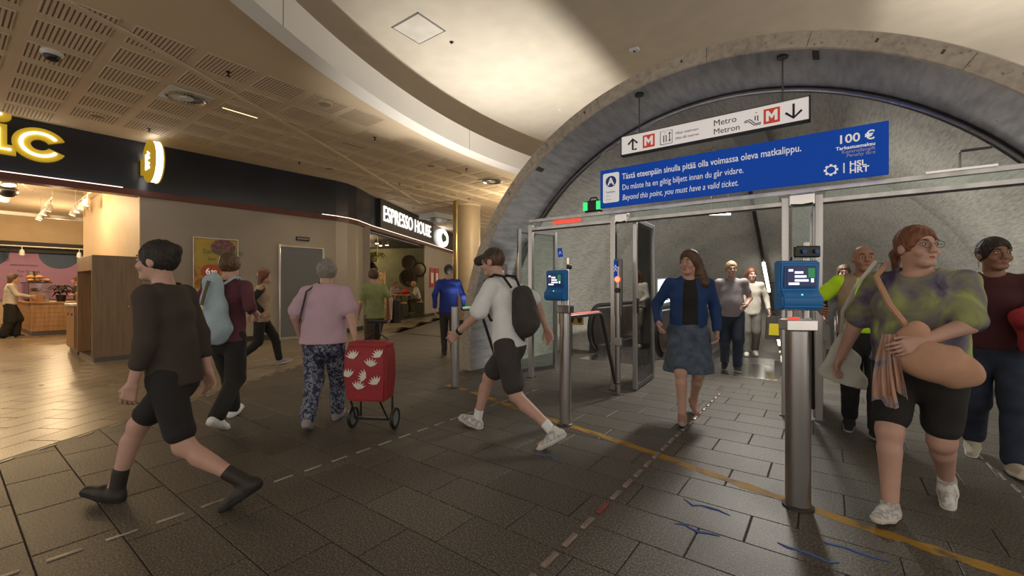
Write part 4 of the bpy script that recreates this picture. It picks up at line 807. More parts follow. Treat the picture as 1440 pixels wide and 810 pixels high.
def lightpost(label, x, y, glow):
    o = thing('signal_post', label, 'signal post', (x, y, 0)); MB().cyl((0, 0, .0), (0, 0, 1.62), .028, 18).build('tube', 'steel', o, True); MB().rbox((-.05, -.02, 1.0), (.05, .03, 1.72), .006).build('back_plate', 'steel_dark', o); MB().box((-.046, -.034, 1.48), (.0, -.03, 1.70)).build('sign_face', 'sign_blue', o) if glow == 'red_glow' else None
    MB().ell((0, -.034, 1.46 if glow == 'red_glow' else 1.36), (.034, .02, .034), None, 16, 9).build('signal_lamp', glow, o, True); MB().cyl((0, -.02, 1.32), (0, -.045, 1.32), .034, 18).build('dark_lens', 'black_plastic', o)
    if glow == 'red_glow': MB().tube([(-.04, -.036, 1.56), (-.023, -.036, 1.60), (-.006, -.036, 1.56)], .005, 5).build('arrow', 'sign_white', o); MB().tube([(-.04, -.036, 1.60), (-.023, -.036, 1.64), (-.006, -.036, 1.60)], .005, 5).build('arrow', 'sign_white', o)
    MB().lathe([(.028, 0), (.06, 0), (.06, .012), (.028, .02)], 20).build('flange', 'steel_dark', o, True); MB().rbox((-.05, -.03, .62), (.05, .03, .72), .008).build('hinge_block', 'steel', o)
lightpost('steel signal post with a glowing red lamp and blue arrow plate', -2.13, 5.14, 'red_glow'); lightpost('steel signal post with a glowing green lamp beside the arch', -4.02, 5.22, 'green_glow')
lightpost_ = None
def reader(label, x, y, z, rz, s_, base):
    o = thing('ticket_reader', label, 'ticket reader', (x, y, z), rz); W, Hh = .115*s_, .305*s_
    # housing: side profile with a raised screen head and a forward lip below
    prof = [(.035, 0), (-.03, .0), (-.075, .012), (-.082, .03), (-.080, .085), (-.045, .115), (-.035, .13), (-.045, .29), (-.035, .305), (.035, .305)]
    bm = bmesh.new(); k = len(prof); vs = [bm.verts.new((sx_*W, p[0]*s_, p[1]*s_)) for sx_ in (-1, 1) for p in prof]
    for i in range(k): bm.faces.new((vs[i], vs[(i+1) % k], vs[k+(i+1) % k], vs[k+i]))
    bm.faces.new(vs[:k][::-1]); bm.faces.new(vs[k:]); bmesh.ops.recalc_face_normals(bm, faces=bm.faces); bmesh.ops.bevel(bm, geom=[e for e in bm.edges if e.calc_face_angle(0) > .2], offset=.024*s_, segments=4, affect='EDGES', clamp_overlap=True)
    hs = MB().bm(bm).build('housing', 'reader_blue', o, True)
    MB().rbox((-.092*s_, -.0495*s_, .142*s_), (.092*s_, -.038*s_, .272*s_), .004).build('bezel', 'reader_blue_dark', o)
    sc = MB().box((-.080*s_, -.053*s_, .152*s_), (.080*s_, -.049*s_, .262*s_)).build('screen', mat('screen_dark', (.004, .006, .02), .2, emit=(.006, .012, .05), estr=1.0), o)
    for t_, zz, x0, x1, m in (('a', .245, -.07, -.045, 'scr_white'), ('b', .232, -.035, .012, 'scr_white'), ('c', .208, -.035, .03, 'scr_white'), ('d', .184, -.035, .042, 'scr_white'), ('e', .164, -.07, -.01, 'scr_white')): MB().box((x0*s_, -.0545*s_, (zz-.007)*s_), (x1*s_, -.0528*s_, (zz+.006)*s_)).build('screen_text', emis('scr_white', (.72, .72, 1.0), 1.6), sc)
    MB().box((.040*s_, -.0545*s_, .200*s_), (.078*s_, -.0528*s_, .258*s_)).build('screen_tile', emis('scr_green', (.02, .16, .06), .8), sc); MB().box((.056*s_, -.055*s_, .172*s_), (.072*s_, -.0528*s_, .196*s_)).build('screen_tile', emis('scr_pale', (.6, .75, .9), 1.0), sc)
    MB().ell((0, -.066*s_, .097*s_), (.004, .004, .004), None, 8, 5).build('status_led', 'green_glow', o)
    return o
R3 = math.radians(36.5-12)
reader('large blue ticket reader with a lit screen on the thick bollard', -.148-.005, 3.172-.08, 1.215, math.radians(30), .98, b3)
pp = thing('reader_mast', 'steel twin tube mast with clamp block on the thick bollard', 'mast', (-.148, 3.172, 1.09)); MB().cyl((-.045, -.0, .075), (-.045, 0, .14), .022, 14).build('tube', 'steel', pp, True); MB().cyl((.042, .02, .075), (.042, .02, .54), .022, 16).build('tube', 'steel', pp, True); MB().rbox((-.088, -.055, .0), (.088, .055, .065), .005, 2, Matrix.Rotation(math.radians(30), 4, 'Z')).build('clamp_block', 'steel_bright', pp); MB().rbox((-.05, -.045, .065), (.01, .0, .08), .004).build('red_tab', 'red_soft', pp)
o = thing('mast_camera', 'small black sensor box clamped to the mast above the large reader', 'sensor', (-.118, 3.18, 1.57)); MB().rbox((-.075, -.06, -.035), (.065, -.022, .035), .008, 2, Matrix.Rotation(math.radians(30), 4, 'Z')).build('case', 'black_plastic', o); 
for sx_ in (-.03, .04): MB().cyl((sx_*.866+.03, -.061+sx_*.5, 0), (sx_*.866+.034, -.068+sx_*.5, 0), .013, 14).build('lens', 'reader_blue_dark', o)
MB().tube([(-.06, -.03, -.03), (-.085, -.02, -.10), (-.05, .0, -.16)], .006, 6).build('cable', 'black_rubber', o)
reader('smaller blue ticket reader turned sideways on the slim bollard', -2.085-.055, 3.705-.06, 1.225, math.radians(36.5-42), .98, b2)
pp = thing('reader_mast', 'slim steel mast with clamp beside the smaller reader', 'mast', (-2.085, 3.705, 1.105)); MB().cyl((.03, 0, .03), (.03, 0, .54), .016, 14).build('tube', 'steel_bright', pp, True); MB().cyl((-.03, -.0, .03), (-.03, 0, .13), .014, 12).build('tube', 'steel', pp, True); MB().rbox((-.07, -.05, 0), (.07, .05, .075), .006).build('clamp_block', 'steel', pp); MB().rbox((.025, -.03, .43), (.06, .03, .475), .008).build('collar', 'black_plastic', pp)
o = thing('sign_paddle', 'narrow clear paddle with a blue tip standing above the smaller reader', 'sign', (-2.13, 3.72, 1.54)); MB().rbox((-.018, -.004, 0), (.018, .004, .14), .003).build('clear_blade', 'glass_green', o); MB().rbox((-.024, -.006, .12), (.024, .006, .21), .004).build('blue_tip', 'sign_blue', o); MB().tube([(-.01, -.008, .15), (0, -.008, .18), (.01, -.008, .15)], .003, 5).build('symbol', 'sign_white', o); o.rotation_euler = (0, -.12, .4)
# floor plates in front of the escalators, then the escalators
for i, (cx_, lab) in enumerate(((-3.2, 'left'), (-1.2, 'middle'), (.8, 'right'))):
    where = ('the concrete wall near the arch side bollard', 'the sloping light line', 'the thick bollard with the large reader')[i]
    e = thing('escalator', ('escalator with bronze balustrade behind the smaller ticket reader', 'central escalator under the sloping line of lamps', 'escalator behind the thick bollard with the large reader')[i], 'escalator', (cx_, 7.3, 0))
    MB().rbox((-.62, 0, -.02), (.62, 1.35, .004), .003).build('landing_plate', 'steel_bright', e); MB().rbox((-.60, 1.36, -.02), (.60, 2.1, .006), .003).build('comb_plate', 'steel', e)
    for k in range(26):
        y0 = 2.1+.4*k; z = 0 if k < 3 else -.23*(k-2); MB().box((-.52, y0, z-.30), (.52, y0+.41, z-.01)).build('step', 'steel_dark', e)
    pr = []      # balustrade outline in (y, z): rounded newel end, level run, 30 degree descent
    y_in = 3.2; L2 = 9.0
    outer = [(1.0+.47*math.cos(a)*-1, .52+.47*math.sin(a)) for a in np.linspace(-PI/2, PI/2, 14)]
    top = outer + [(y_in, .99), (y_in+L2*.866, .99-L2*.5)]
    hand = [(p[0], p[1]) for p in top]
    for sx_ in (-1, 1):
        body = [(1.0-.40*math.cos(a), .50+.42*math.sin(a)) for a in np.linspace(-PI/2+.2, PI/2, 12)]+[(y_in, .92), (y_in+L2*.866, .92-L2*.5), (y_in+L2*.866, -.2-L2*.5), (y_in, -.2), (1.0, .0)]
        Mb = Matrix(((0, 0, 1, sx_*.66-.06), (1, 0, 0, 0), (0, 1, 0, 0), (0, 0, 0, 1)))
        MB().prism(body, 0, .12, Mb).build('balustrade', 'bronze_steel', e); MB().tube([(sx_*.66, p[0], p[1]) for p in hand], .042, 8).build('handrail', 'black_rubber', e, True)
        MB().box((sx_*.66-.16, .85, -.1), (sx_*.66+.16, 3.0, .16)).build('skirt_panel', 'steel_dark', e)
for x_ in (-2.2, -.2):
    tag(MB().prism([(8.6, .30), (10.5, .30), (18.3, -4.2), (18.3, -4.8), (10.5, -.2), (8.6, -.2)], 0, .34, Matrix(((0, 0, 1, x_-.17), (1, 0, 0, 0), (0, 1, 0, 0), (0, 0, 0, 1)))).build('escalator_deck', 'bronze_steel'), ('bronze deck between the bronze escalator and the central escalator' if x_ < -1 else 'bronze deck between the central escalator and the one behind the large reader'), 'deck')
o = thing('warning_board', 'yellow warning board with dark pictograms on the escalator newel', 'sign', (-4.12, 7.55, .62), math.radians(10)); MB().rbox((-.26, -.01, 0), (.26, .01, .24), .004).build('board', mat('warn_yellow', (.40, .28, .03), .6), o); MB().cyl((0, .03, -.62), (0, .03, .2), .02, 10).build('stand', 'steel_dark', o)
for k in (-.15, .02, .18): MB().prism([(k+.05*math.cos(a), .12+.085*math.sin(a)) for a in np.linspace(0, 2*PI, 14)[:-1]], .010, .013, MX).build('pictogram', mat('warn_red', (.25, .04, .02), .6) if k < .0 else 'ink', o)
x, y = plan(940, 10.2); o = thing('advert_screen', 'glowing pale blue advertising screen tilted along the escalator', 'screen', (x, y, .9), YAW); MB().prism([(-.30, .02), (.12, .12), (.36, .72), (-.30, .68)], 0, .05, MX).build('housing', 'grey_plastic', o); MB().prism([(-.27, .06), (.10, .15), (.31, .69), (-.27, .65)], .05, .055, MX).build('screen', emis('screen_blue', (.55, .75, .95), 1.5), o); MB().prism([(-.1, .16), (-.02, .16), (.04, .42), (-.04, .44)], .055, .058, MX).build('figure', mat('screen_fig', (.2, .2, .25), .6), o); MB().cyl((-.1, .03, -.9), (-.1, .03, .1), .03, 10).build('stand', 'steel_dark', o)
# sloping line of lamps under the vault crown
lt = thing('sloping_lamp_line', 'dark sloping lamp rail with glowing white tubes running down the tunnel', 'lamp line', (-1.36, 10.3, 3.62)); c3, s3 = math.cos(math.radians(30)), -math.sin(math.radians(30))
MB().tube([(0, -.6, .02), (0, 0, 0), (0, 14*c3, 14*s3)], .045, 8).build('rail', 'steel_dark', lt)
for k, (a, b) in enumerate(((3.1, 4.6), (6.6, 8.4), (9.0, 10.2), (11.0, 12.5))): MB().tube([(0, a*c3, a*s3-.06), (0, b*c3, b*s3-.06)], .04, 8).build('tube_lamp', 'tube_glow', lt, True)
for k in range(6): MB().cyl((0, 2.2*k*c3, 2.2*k*s3), (0, 2.2*k*c3, 2.2*k*s3+.22), .012, 6).build('hanger', 'steel_dark', lt)
x, y = plan(1012, 7.6); zl = hgt(300, 7.6); o = thing('vault_lamp', 'short warm white lamp hanging under the vault behind the header', 'lamp', (x, y, zl), YAW); MB().rbox((-.2, -.03, 0), (.2, .03, .03), .01).build('housing', 'steel_dark', o); MB().rbox((-.19, -.028, -.03), (.19, .028, 0), .01).build('diffuser', 'tube_glow', o)
o2 = thing('added_fill_housing', 'long pale housing added over the tunnel fill light, hidden behind the blue sign', 'lamp', (-.95, 8.3, 3.62)); MB().rbox((-.22, -1.15, 0), (.22, 1.15, .05), .01).build('housing', 'grey_plastic', o2)  # made-up fixture, added only to give the tunnel fill light a housing
for sy_ in (-.9, .9): MB().cyl((0, sy_, .05), (0, sy_, .24), .012, 8).build('hanger', 'steel_dark', o2)
zv = AC[1]+math.sqrt(3.46**2-(x-AC[0])**2)
for sx_ in (-.15, .15): MB().cyl((sx_, 0, .03), (sx_, 0, zv-zl-.03), .005, 6).build('rod', 'steel_dark', o)

# ================================================================ PEOPLE: smooth-blended distance fields meshed as one surface
class Vol:
    def __init__(s, lo, hi, h):
        s.lo = np.array(lo, float); s.h = h; s.n = np.ceil((np.array(hi)-s.lo)/h).astype(int)+1
        s.a = np.ones(s.n, np.float32)
    def block(s, lo, hi):
        i0 = np.clip(np.floor((np.array(lo)-s.lo)/s.h).astype(int), 0, s.n); i1 = np.clip(np.ceil((np.array(hi)-s.lo)/s.h).astype(int)+1, 0, s.n)
        if (i1 <= i0).any(): return None, None
        ax = [s.lo[k]+s.h*np.arange(i0[k], i1[k]) for k in range(3)]
        return tuple(slice(i0[k], i1[k]) for k in range(3)), np.stack(np.meshgrid(*ax, indexing='ij'), -1)
    def comb(s, sl, d, k, op):
        A = s.a[sl]
        if op == 'u':
            if k <= 0: r = np.minimum(A, d)
            else: hh = np.maximum(k-np.abs(A-d), 0)/k; r = np.minimum(A, d)-hh*hh*k*.25
        else:
            hh = np.maximum(k-np.abs(A+d), 0)/max(k, 1e-6); r = np.maximum(A, -d)+hh*hh*k*.25
        s.a[sl] = r.astype(np.float32)
    def cone(s, a, b, ra, rb, k=.02, f=1.0, op='u', grow=0.0):
        a = np.array(a, float); b = np.array(b, float); ra += grow; rb += grow; m = max(ra, rb)+k+3*s.h
        sl, P = s.block(np.minimum(a, b)-m, np.maximum(a, b)+m)
        if sl is None: return
        ba = b-a; t = np.clip(((P-a)@ba)/max(1e-9, ba@ba), 0, 1); v = P-a-t[..., None]*ba
        if f != 1: v[..., 1] /= f
        s.comb(sl, (np.sqrt((v*v).sum(-1))-(ra+(rb-ra)*t))*min(1, f*1.15), k, op)
    def ell(s, c, r, k=.02, R=None, op='u', grow=0.0):
        c = np.array(c, float); r = np.array(r, float)+grow; m = r.max()+k+3*s.h
        sl, P = s.block(c-m, c+m)
        if sl is None: return
        p = P-c
        if R is not None: p = p@R
        k0 = np.sqrt(((p/r)**2).sum(-1)); k1 = np.sqrt(((p/r**2)**2).sum(-1))
        s.comb(sl, k0*(k0-1)/np.maximum(k1, 1e-6), k, op)
    def plane(s, n, c):       # keep n.p <= c
        n = np.array(n, float); n /= np.linalg.norm(n); ax = [s.lo[k]+s.h*np.arange(s.n[k]) for k in range(3)]
        d = ax[0][:, None, None]*n[0]+ax[1][None, :, None]*n[1]+ax[2][None, None, :]*n[2]-c
        s.a = np.maximum(s.a, d.astype(np.float32))
    def wrinkle(s, amp, seed=0):
        r = np.random.default_rng(seed); ax = [s.lo[k]+s.h*np.arange(s.n[k]) for k in range(3)]
        X, Y, Z = ax[0][:, None, None], ax[1][None, :, None], ax[2][None, None, :]
        q = r.uniform(0, 6, 4)
        w = np.sin(34*Z+14*X+4*np.sin(11*X+9*Y+q[0])+q[1])*.5+np.sin(21*X-26*Y+9*Z+3*np.sin(13*Z+q[2])+q[3])*.5
        s.a = s.a+(amp*w).astype(np.float32)
    def strands(s, c, amp):
        ax = [s.lo[k]+s.h*np.arange(s.n[k])-c[k] for k in range(3)]; X, Y, Z = ax[0][:, None, None], ax[1][None, :, None], ax[2][None, None, :]
        th = np.arctan2(X, -Y-.02); w = np.sin(17*th+7*np.sin(22*Z)+2*np.sin(5*th))*.6+np.sin(31*th-40*Z)*.4
        s.a = s.a+(amp*w).astype(np.float32)
    def mesh(s):
        A = s.a; ins = A < 0
        nx, ny, nz = A.shape
        cs = np.zeros((nx-1, ny-1, nz-1), np.int8)
        for dx in (0, 1):
            for dy in (0, 1):
                for dz in (0, 1): cs += ins[dx:nx-1+dx, dy:ny-1+dy, dz:nz-1+dz]
        I = np.argwhere((cs > 0) & (cs < 8))
        if len(I) == 0: return np.zeros((0, 3)), np.zeros((0, 4), int)
        idx = -np.ones(cs.shape, np.int32); idx[I[:, 0], I[:, 1], I[:, 2]] = np.arange(len(I))
        acc = np.zeros((len(I), 3)); num = np.zeros(len(I))
        C = [(0,0,0),(1,0,0),(0,1,0),(1,1,0),(0,0,1),(1,0,1),(0,1,1),(1,1,1)]
        for a, b in ((0,1),(2,3),(4,5),(6,7),(0,2),(1,3),(4,6),(5,7),(0,4),(1,5),(2,6),(3,7)):
            ca, cb = np.array(C[a]), np.array(C[b]); va = A[tuple((I+ca).T)]; vb = A[tuple((I+cb).T)]; x = (va < 0) != (vb < 0)
            t = np.where(x, va/np.where(x, va-vb, 1), 0); acc[x] += (ca+(cb-ca)*t[:, None])[x]; num += x
        V = s.lo+(I+acc/num[:, None])*s.h; Q = []
        for ax in range(3):
            o1, o2 = [k for k in range(3) if k != ax]
            sa = [slice(None)]*3; sb = [slice(None)]*3; sa[ax] = slice(0, -1); sb[ax] = slice(1, None)
            X = np.argwhere(ins[tuple(sa)] != ins[tuple(sb)])
            X = X[(X[:, o1] > 0) & (X[:, o2] > 0) & (X[:, o1] < A.shape[o1]-1) & (X[:, o2] < A.shape[o2]-1)]
            if len(X) == 0: continue
            def g(d1, d2): c = X.copy(); c[:, o1] -= d1; c[:, o2] -= d2; return idx[tuple(c.T)]
            q = np.stack([g(1, 1), g(0, 1), g(0, 0), g(1, 0)], 1)
            fl_ = ins[tuple(X.T)]
            if ax == 1: fl_ = ~fl_
            q[~fl_] = q[~fl_][:, ::-1]; Q.append(q)
        Q = np.concatenate(Q); return V, Q[(Q >= 0).all(1)]
def surf(name, parts, mats, parent):
    """parts: list of (V, Q) joined into one mesh object"""
    Vs, Qs, o = [], [], 0
    for V, Q in parts: Vs.append(V); Qs.append(Q+o); o += len(V)
    V = np.concatenate(Vs); Q = np.concatenate(Qs); me = bpy.data.meshes.new(name)
    me.vertices.add(len(V)); me.vertices.foreach_set('co', V.astype(np.float32).ravel()); me.loops.add(Q.size); me.loops.foreach_set('vertex_index', Q.astype(np.int32).ravel())
    me.polygons.add(len(Q)); me.polygons.foreach_set('loop_start', np.arange(0, Q.size, 4, dtype=np.int32))
    me.update(calc_edges=True); me.polygons.foreach_set('use_smooth', np.ones(len(Q), bool)); me.validate()
    for m in (mats if isinstance(mats, (list, tuple)) else [mats]): me.materials.append(MATS[m] if isinstance(m, str) else m)
    return add_obj(name, me, parent)

def ik(a, c, l1, l2, hint):
    a = np.array(a, float); c = np.array(c, float); d = c-a; L = np.linalg.norm(d); Lm = (l1+l2)*.998
    if L > Lm: c = a+d*Lm/L; d = c-a; L = Lm
    u = d/L; x = (l1*l1-l2*l2+L*L)/(2*L); h = math.sqrt(max(0, l1*l1-x*x)); v = np.array(hint, float); v = v-u*(v@u); v /= max(1e-6, np.linalg.norm(v))
    return a+u*x+v*h, c
def rotz_(a): c, s = math.cos(a), math.sin(a); return np.array([[c, -s, 0], [s, c, 0], [0, 0, 1]])
def rotx_(a): c, s = math.cos(a), math.sin(a); return np.array([[1, 0, 0], [0, c, -s], [0, s, c]])
mat('skin_pale', (.50, .30, .235), .55, var=.08, vscale=9); mat('skin_tan', (.36, .19, .125), .55, var=.08, vscale=9); mat('skin_brown', (.25, .125, .08), .5, var=.08, vscale=9)
mat('lip', (.34, .10, .085), .45); mat('eye_white', (.6, .56, .52), .3); mat('iris', (.02, .014, .01), .2)

def person(label, loc, rel, H=1.72, stride=.5, front='R', hands=None, girth=1.0, lean=.03, head=(0, 0), skin='skin_pale', wear=(), hair=None,
           q=1.0, seat=None, twist=0, belly=0.0, face=True, feet=None, z0=0.0):
    s = H/1.75; root = thing('person', label, 'person', (loc[0], loc[1], z0), math.radians(HEAD0+rel-90))
    hb, hd, hn = .0115*q, .0065*q, .0045*q
    Rr, Ll = np.array([1, 1, 1.]), np.array([-1, 1, 1.])
    # --- skeleton (x right, y forward)
    F = {}
    if feet is None:
        fs = {'R': stride/2 if front == 'R' else -stride/2}; fs['L'] = -fs['R']
        for k, sg in (('R', 1), ('L', -1)):
            y = fs[k]; back = y < -.12
            F[k] = (np.array((sg*.085*s, y-.02, .085*s+(.07*min(1, stride/.6) if back else 0))), math.radians(-32*min(1, stride/.6) if back else (12*min(1, stride/.6) if y > .12 else 0)))
    else: F = {k: (np.array(v[0], float), math.radians(v[1])) for k, v in feet.items()}
    l1, l2 = .435*s, .425*s
    if seat is None:
        hz = min(F[k][0][2]+math.sqrt(max(.1, (.985*(l1+l2))**2-(F[k][0][1])**2)) for k in 'RL')+.03*s
    else: hz = seat+.10*s
    pel = np.array((0, 0, hz)); hip = {'R': pel+np.array((.092*s*girth**.5, 0, -.03*s)), 'L': pel+np.array((-.092*s*girth**.5, 0, -.03*s))}
    knee = {}; ank = {}
    for k in 'RL': knee[k], ank[k] = ik(hip[k], F[k][0], l1, l2, (0.03*(1 if k == 'R' else -1), 1, .1))
    up_ = lambda z: np.array((0, lean*z/.5, z*s*math.cos(min(.9, abs(lean)))))
    waist = pel+up_(.16); chest = pel+up_(.36); shz = pel+up_(.485); neck = pel+up_(.545); 
    ct, sn = math.cos(math.radians(twist)), math.sin(math.radians(twist)); sw = .175*s*(1+.35*(girth-1))
    sh = {'R': shz+np.array((sw*ct, sw*sn, 0)), 'L': shz+np.array((-sw*ct, -sw*sn, 0))}
    hc = pel+up_(.685)+np.array((0, .02+.25*lean, 0)); HR = rotz_(math.radians(-head[0]))@rotx_(math.radians(head[1]))
    u1, u2 = .285*s, .255*s
    hands = hands or {}; el = {}; wr = {}
    for k, sg in (('R', 1), ('L', -1)):
        sw_ = -fs[k]*.55 if feet is None else 0
        tgt = hands.get(k, (sg*(.25*s+.09*(girth-1)), sw_, hz-.02*s+abs(sw_)*.18)); hint = (sg*.5, -1, -.25)
        if k+'h' in hands: hint = hands[k+'h']
        el[k], wr[k] = ik(sh[k], tgt, u1, u2, hint)
    g = girth; worn = {w[0] for w in wear}
    allp = np.array([pel, hc, *knee.values(), *ank.values(), *el.values(), *wr.values(), *sh.values()]); lo = allp.min(0)-.30; hi = allp.max(0)+.30; lo[2] = min(lo[2], -.02); hi[2] = hc[2]+.2
    fdir = {k: rotx_(F[k][1])@np.array((.12*(1 if k == 'R' else -1), 1, 0)) for k in 'RL'}
    for k in 'RL':
        if hands.get('toe'): fdir[k] = rotx_(F[k][1])@np.array(hands['toe'])
    # --- skin
    def limbs(v, gr=0.0, arm=True):
        v.cone(pel-np.array((0, 0, .05)), waist, .145*g*s+gr, .125*g*s+gr, .05, .72+.1*(g-1)); v.cone(waist, chest, .125*g*s+gr, .145*g*s+gr, .05, .70)
        v.cone(chest, shz+np.array((0, 0, -.03)), .14*g**.6*s+gr, .085*s+gr, .05, .70)
    def leg(v, k, fr=0.0, to=1.0, gr=0.0, fl_=0.0, kk=.03):
        th = (.084*g**.8, .057*g**.5); sh_ = (.054*g**.5, .036*g**.35)
        e1 = min(1, to*2); a = hip[k]; b = knee[k]; v.cone(a, a+(b-a)*e1, th[0]*s+gr, (th[0]+(th[1]-th[0])*e1)*s+gr+fl_*min(1, to), kk)
        if to > .5:
            e2 = min(1, to*2-1); c = ank[k]; v.cone(b, b+(c-b)*e2, sh_[0]*s+gr+fl_*.5, (sh_[0]+(sh_[1]-sh_[0])*e2)*s+gr+fl_*to, kk)
            m = b+(c-b)*.27; dd = (c-b)/np.linalg.norm(c-b); bk = np.cross(np.array((1., 0, 0)), dd)
            if to > .75 and fl_ < .02: v.cone(m+bk*(.018)*1, b+(c-b)*.5+bk*.008, .046*g**.5*s+gr, .034*s+gr, .03)
    B = Vol(lo, hi, hb); limbs(B, -.012 if worn & {'shirt', 'jacket', 'top'} else 0)
    B.cone(sh['R'], sh['L'], .05*s, .05*s, .05)
    for k in 'RL':
        leg(B, k, gr=-.006 if worn & {'trousers'} else 0)
        B.cone(sh[k], el[k], .048*g**.7*s, .041*g**.6*s, .03); B.cone(el[k], wr[k], .041*g**.6*s, .026*g**.3*s, .012)
        fd = fdir[k]; B.cone(ank[k]+np.array((0, -.02, -.045*s)), ank[k]+fd*.13*s+np.array((0, 0, -.055*s)), .030*s, .026*s, .03)
    B.cone(neck-np.array((0, 0, .06)), hc-np.array((0, .015, .06)), .058*g**.4*s, .052*g**.4*s, .03)
    parts = [B.mesh()]
    # head
    fh = s**.5*(1+.06*(g-1)); T = lambda p: hc+HR@(np.array(p)*fh)
    V = Vol(hc-.20, hc+.20, hd); V.cone(T((0, -.02, -.06)), neck-np.array((0, 0, .03)), .052*g**.4*s, .059*g**.4*s, .03)
    V.ell(T((0, -.012, .030)), np.array((.076, .096, .094))*fh, .03, HR); V.ell(T((0, .022, -.045)), np.array((.057*g**.3, .066, .070))*fh, .03, HR); V.cone(T((-.018, .070, -.094)), T((.018, .070, -.094)), .02*fh, .02*fh, .03)
    if face:
        for sg in (1, -1):
            V.ell(T((sg*.033, .103, .012)), np.array((.021, .018, .012))*fh, .012, HR, 'sub'); V.ell(T((sg*.079, -.012, -.004)), np.array((.011, .024, .033))*fh, .008, HR)
            V.cone(T((sg*.012, .090, .030)), T((sg*.048, .078, .030)), .009*fh, .008*fh, .012); V.ell(T((sg*.043, .070, -.028)), np.array((.024, .022, .024))*fh, .025, HR)
            V.ell(T((sg*.011, .104, -.030)), np.array((.010, .011, .009))*fh, .008, HR)
        V.cone(T((0, .090, .026)), T((0, .112, -.022)), .008*fh, .013*fh, .012); V.cone(T((-.018, .089, -.062)), T((.018, .089, -.062)), .009*fh, .009*fh, .012)
    parts.append(V.mesh())
    # hands: palm, four unequal bent fingers and a thumb
    for k, sg in (('R', 1), ('L', -1)):
        d = wr[k]-el[k]; d = d/np.linalg.norm(d); inn = np.array((-sg, .15, 0.)); inn = inn-d*(inn@d); inn /= np.linalg.norm(inn)
        if k+'p' in hands: inn = np.array(hands[k+'p'], float); inn = inn-d*(inn@d); inn /= np.linalg.norm(inn)
        lat = np.cross(d, inn)*sg     # towards the thumb side
        if lat[1] < 0 and k+'p' not in hands: lat = -lat
        f = s*1.02; Vh = Vol(wr[k]-.23, wr[k]+.23, hn); curl = hands.get('curl', .55)
        Vh.cone(wr[k]-d*.05, wr[k]+d*.012*f, .0275*g**.3*s, .026*s, .012)
        for i in range(4):
            o = lat*(.030-.020*i)*f; Vh.cone(wr[k]+d*.015*f+o*.6, wr[k]+d*.088*f+o, .0145*f, .0125*f, .014)
            ln = (.070, .078, .072, .056)[i]*f; p0 = wr[k]+d*.088*f+o; a = curl*(.7+.12*i); p1 = p0+(d*math.cos(a)+inn*math.sin(a)+lat*(.10-.07*i))*ln*.5
            a += curl*1.0; p2 = p1+(d*math.cos(a)+inn*math.sin(a))*ln*.55
            Vh.cone(p0, p1, .0095*f, .0088*f, .003); Vh.cone(p1, p2, .0088*f, .0072*f, .003)
        t0 = wr[k]+d*.03*f+lat*.026*f; t1 = t0+(d*.75+lat*.55+inn*.35)*.046*f; t2 = t1+(d*.9+lat*.05+inn*.4)*.032*f
        Vh.cone(t0, t1, .0135*f, .0105*f, .010); Vh.cone(t1, t2, .0105*f, .008*f, .003); parts.append(Vh.mesh())
    body = surf('body', parts, skin, root)
    if face:
        Mh = Matrix.Translation(Vector(hc)) @ Matrix(HR.tolist()).to_4x4() @ Matrix.Scale(fh, 4)
        for sg in (1, -1):
            e = MB().use(0); e.ell((sg*.033, .0865, .012), (.0145, .010, .0075), None, 10, 7); e.use(1); e.ell((sg*.033, .0935, .012), (.0065, .004, .0065), None, 8, 5)
            e.v = [tuple(Mh @ Vector(v)) for v in e.v]; e.build('eye', ['eye_white', 'iris'], root, True)
            b_ = MB().tube([Mh @ Vector((sg*.016, .0975, .034)), Mh @ Vector((sg*.033, .096, .040)), Mh @ Vector((sg*.054, .080, .035))], [.0035, .0045, .002], 6); b_.build('eyebrow', (hair or {}).get('mat', 'iris'), root, True)
        lp = MB().tube([Mh @ Vector((-.024, .0865, -.062)), Mh @ Vector((-.008, .0985, -.0605)), Mh @ Vector((.008, .0985, -.0605)), Mh @ Vector((.024, .0865, -.062))], [.002, .006, .006, .002], 6); lp.build('lips', 'lip', root, True)
    # --- clothes
    for w in wear:
        kind, m = w[0], w[1]; o = w[2] if len(w) > 2 else {}; lo_ = o.get('loose', .012); ls = min(lo_, .013)
        if kind in ('shirt', 'jacket', 'top'):
            V = Vol(lo, hi, hb); limbs(V, lo_); hem = pel[2]+o.get('hem', -.08)*s
            V.cone(waist, (pel[0], pel[1]-.01, hem-.06), .130*g*s+lo_, (.150*g*s+lo_)*o.get('flare', 1.0), .05, .74+.1*(g-1))
            if belly: V.ell(waist+np.array((0, .045+belly*.3, -.02)), (.13*g, .09+belly, .16), .10)
            if o.get('bust'): 
                for sg in (1, -1): V.ell(chest+np.array((sg*.075*g, .085*g, -.01)), (.07*g, .045*g, .07*g), .08)
            V.cone(sh['R']+np.array((0, 0, -.008)), sh['L']+np.array((0, 0, -.008)), .046*s+ls, .046*s+ls, .05)
            V.cone(shz+np.array((0, 0, .0)), neck+np.array((0, 0, -.005)), .085*s, .060*s, .05)
            sl = o.get('sleeve', .55); sf = o.get('sflare', 0)
            for k in 'RL':
                if sl <= 0: continue
                e1 = min(1, sl); a, b, c = sh[k], el[k], wr[k]; V.cone(a+np.array((0, 0, -.008)), a+(b-a)*e1, .047*g**.6*s+ls, (.047-.005*e1)*g**.6*s+ls+sf, .03)
                if sl > 1: e2 = min(1, sl-1); V.cone(b, b+(c-b)*e2, .042*g**.6*s+ls, (.042-.013*e2)*g**.5*s+ls+sf, .02)
            V.wrinkle(o.get('wr', .0035), len(label)); 
            V.plane((0, o.get('hemtilt', 0), -1), -hem)
            V.cone(neck+np.array((0, .02, .015)), neck+np.array((0, .10, .10)), o.get('neckr', .068)*s, .11*s, .01, op='sub')
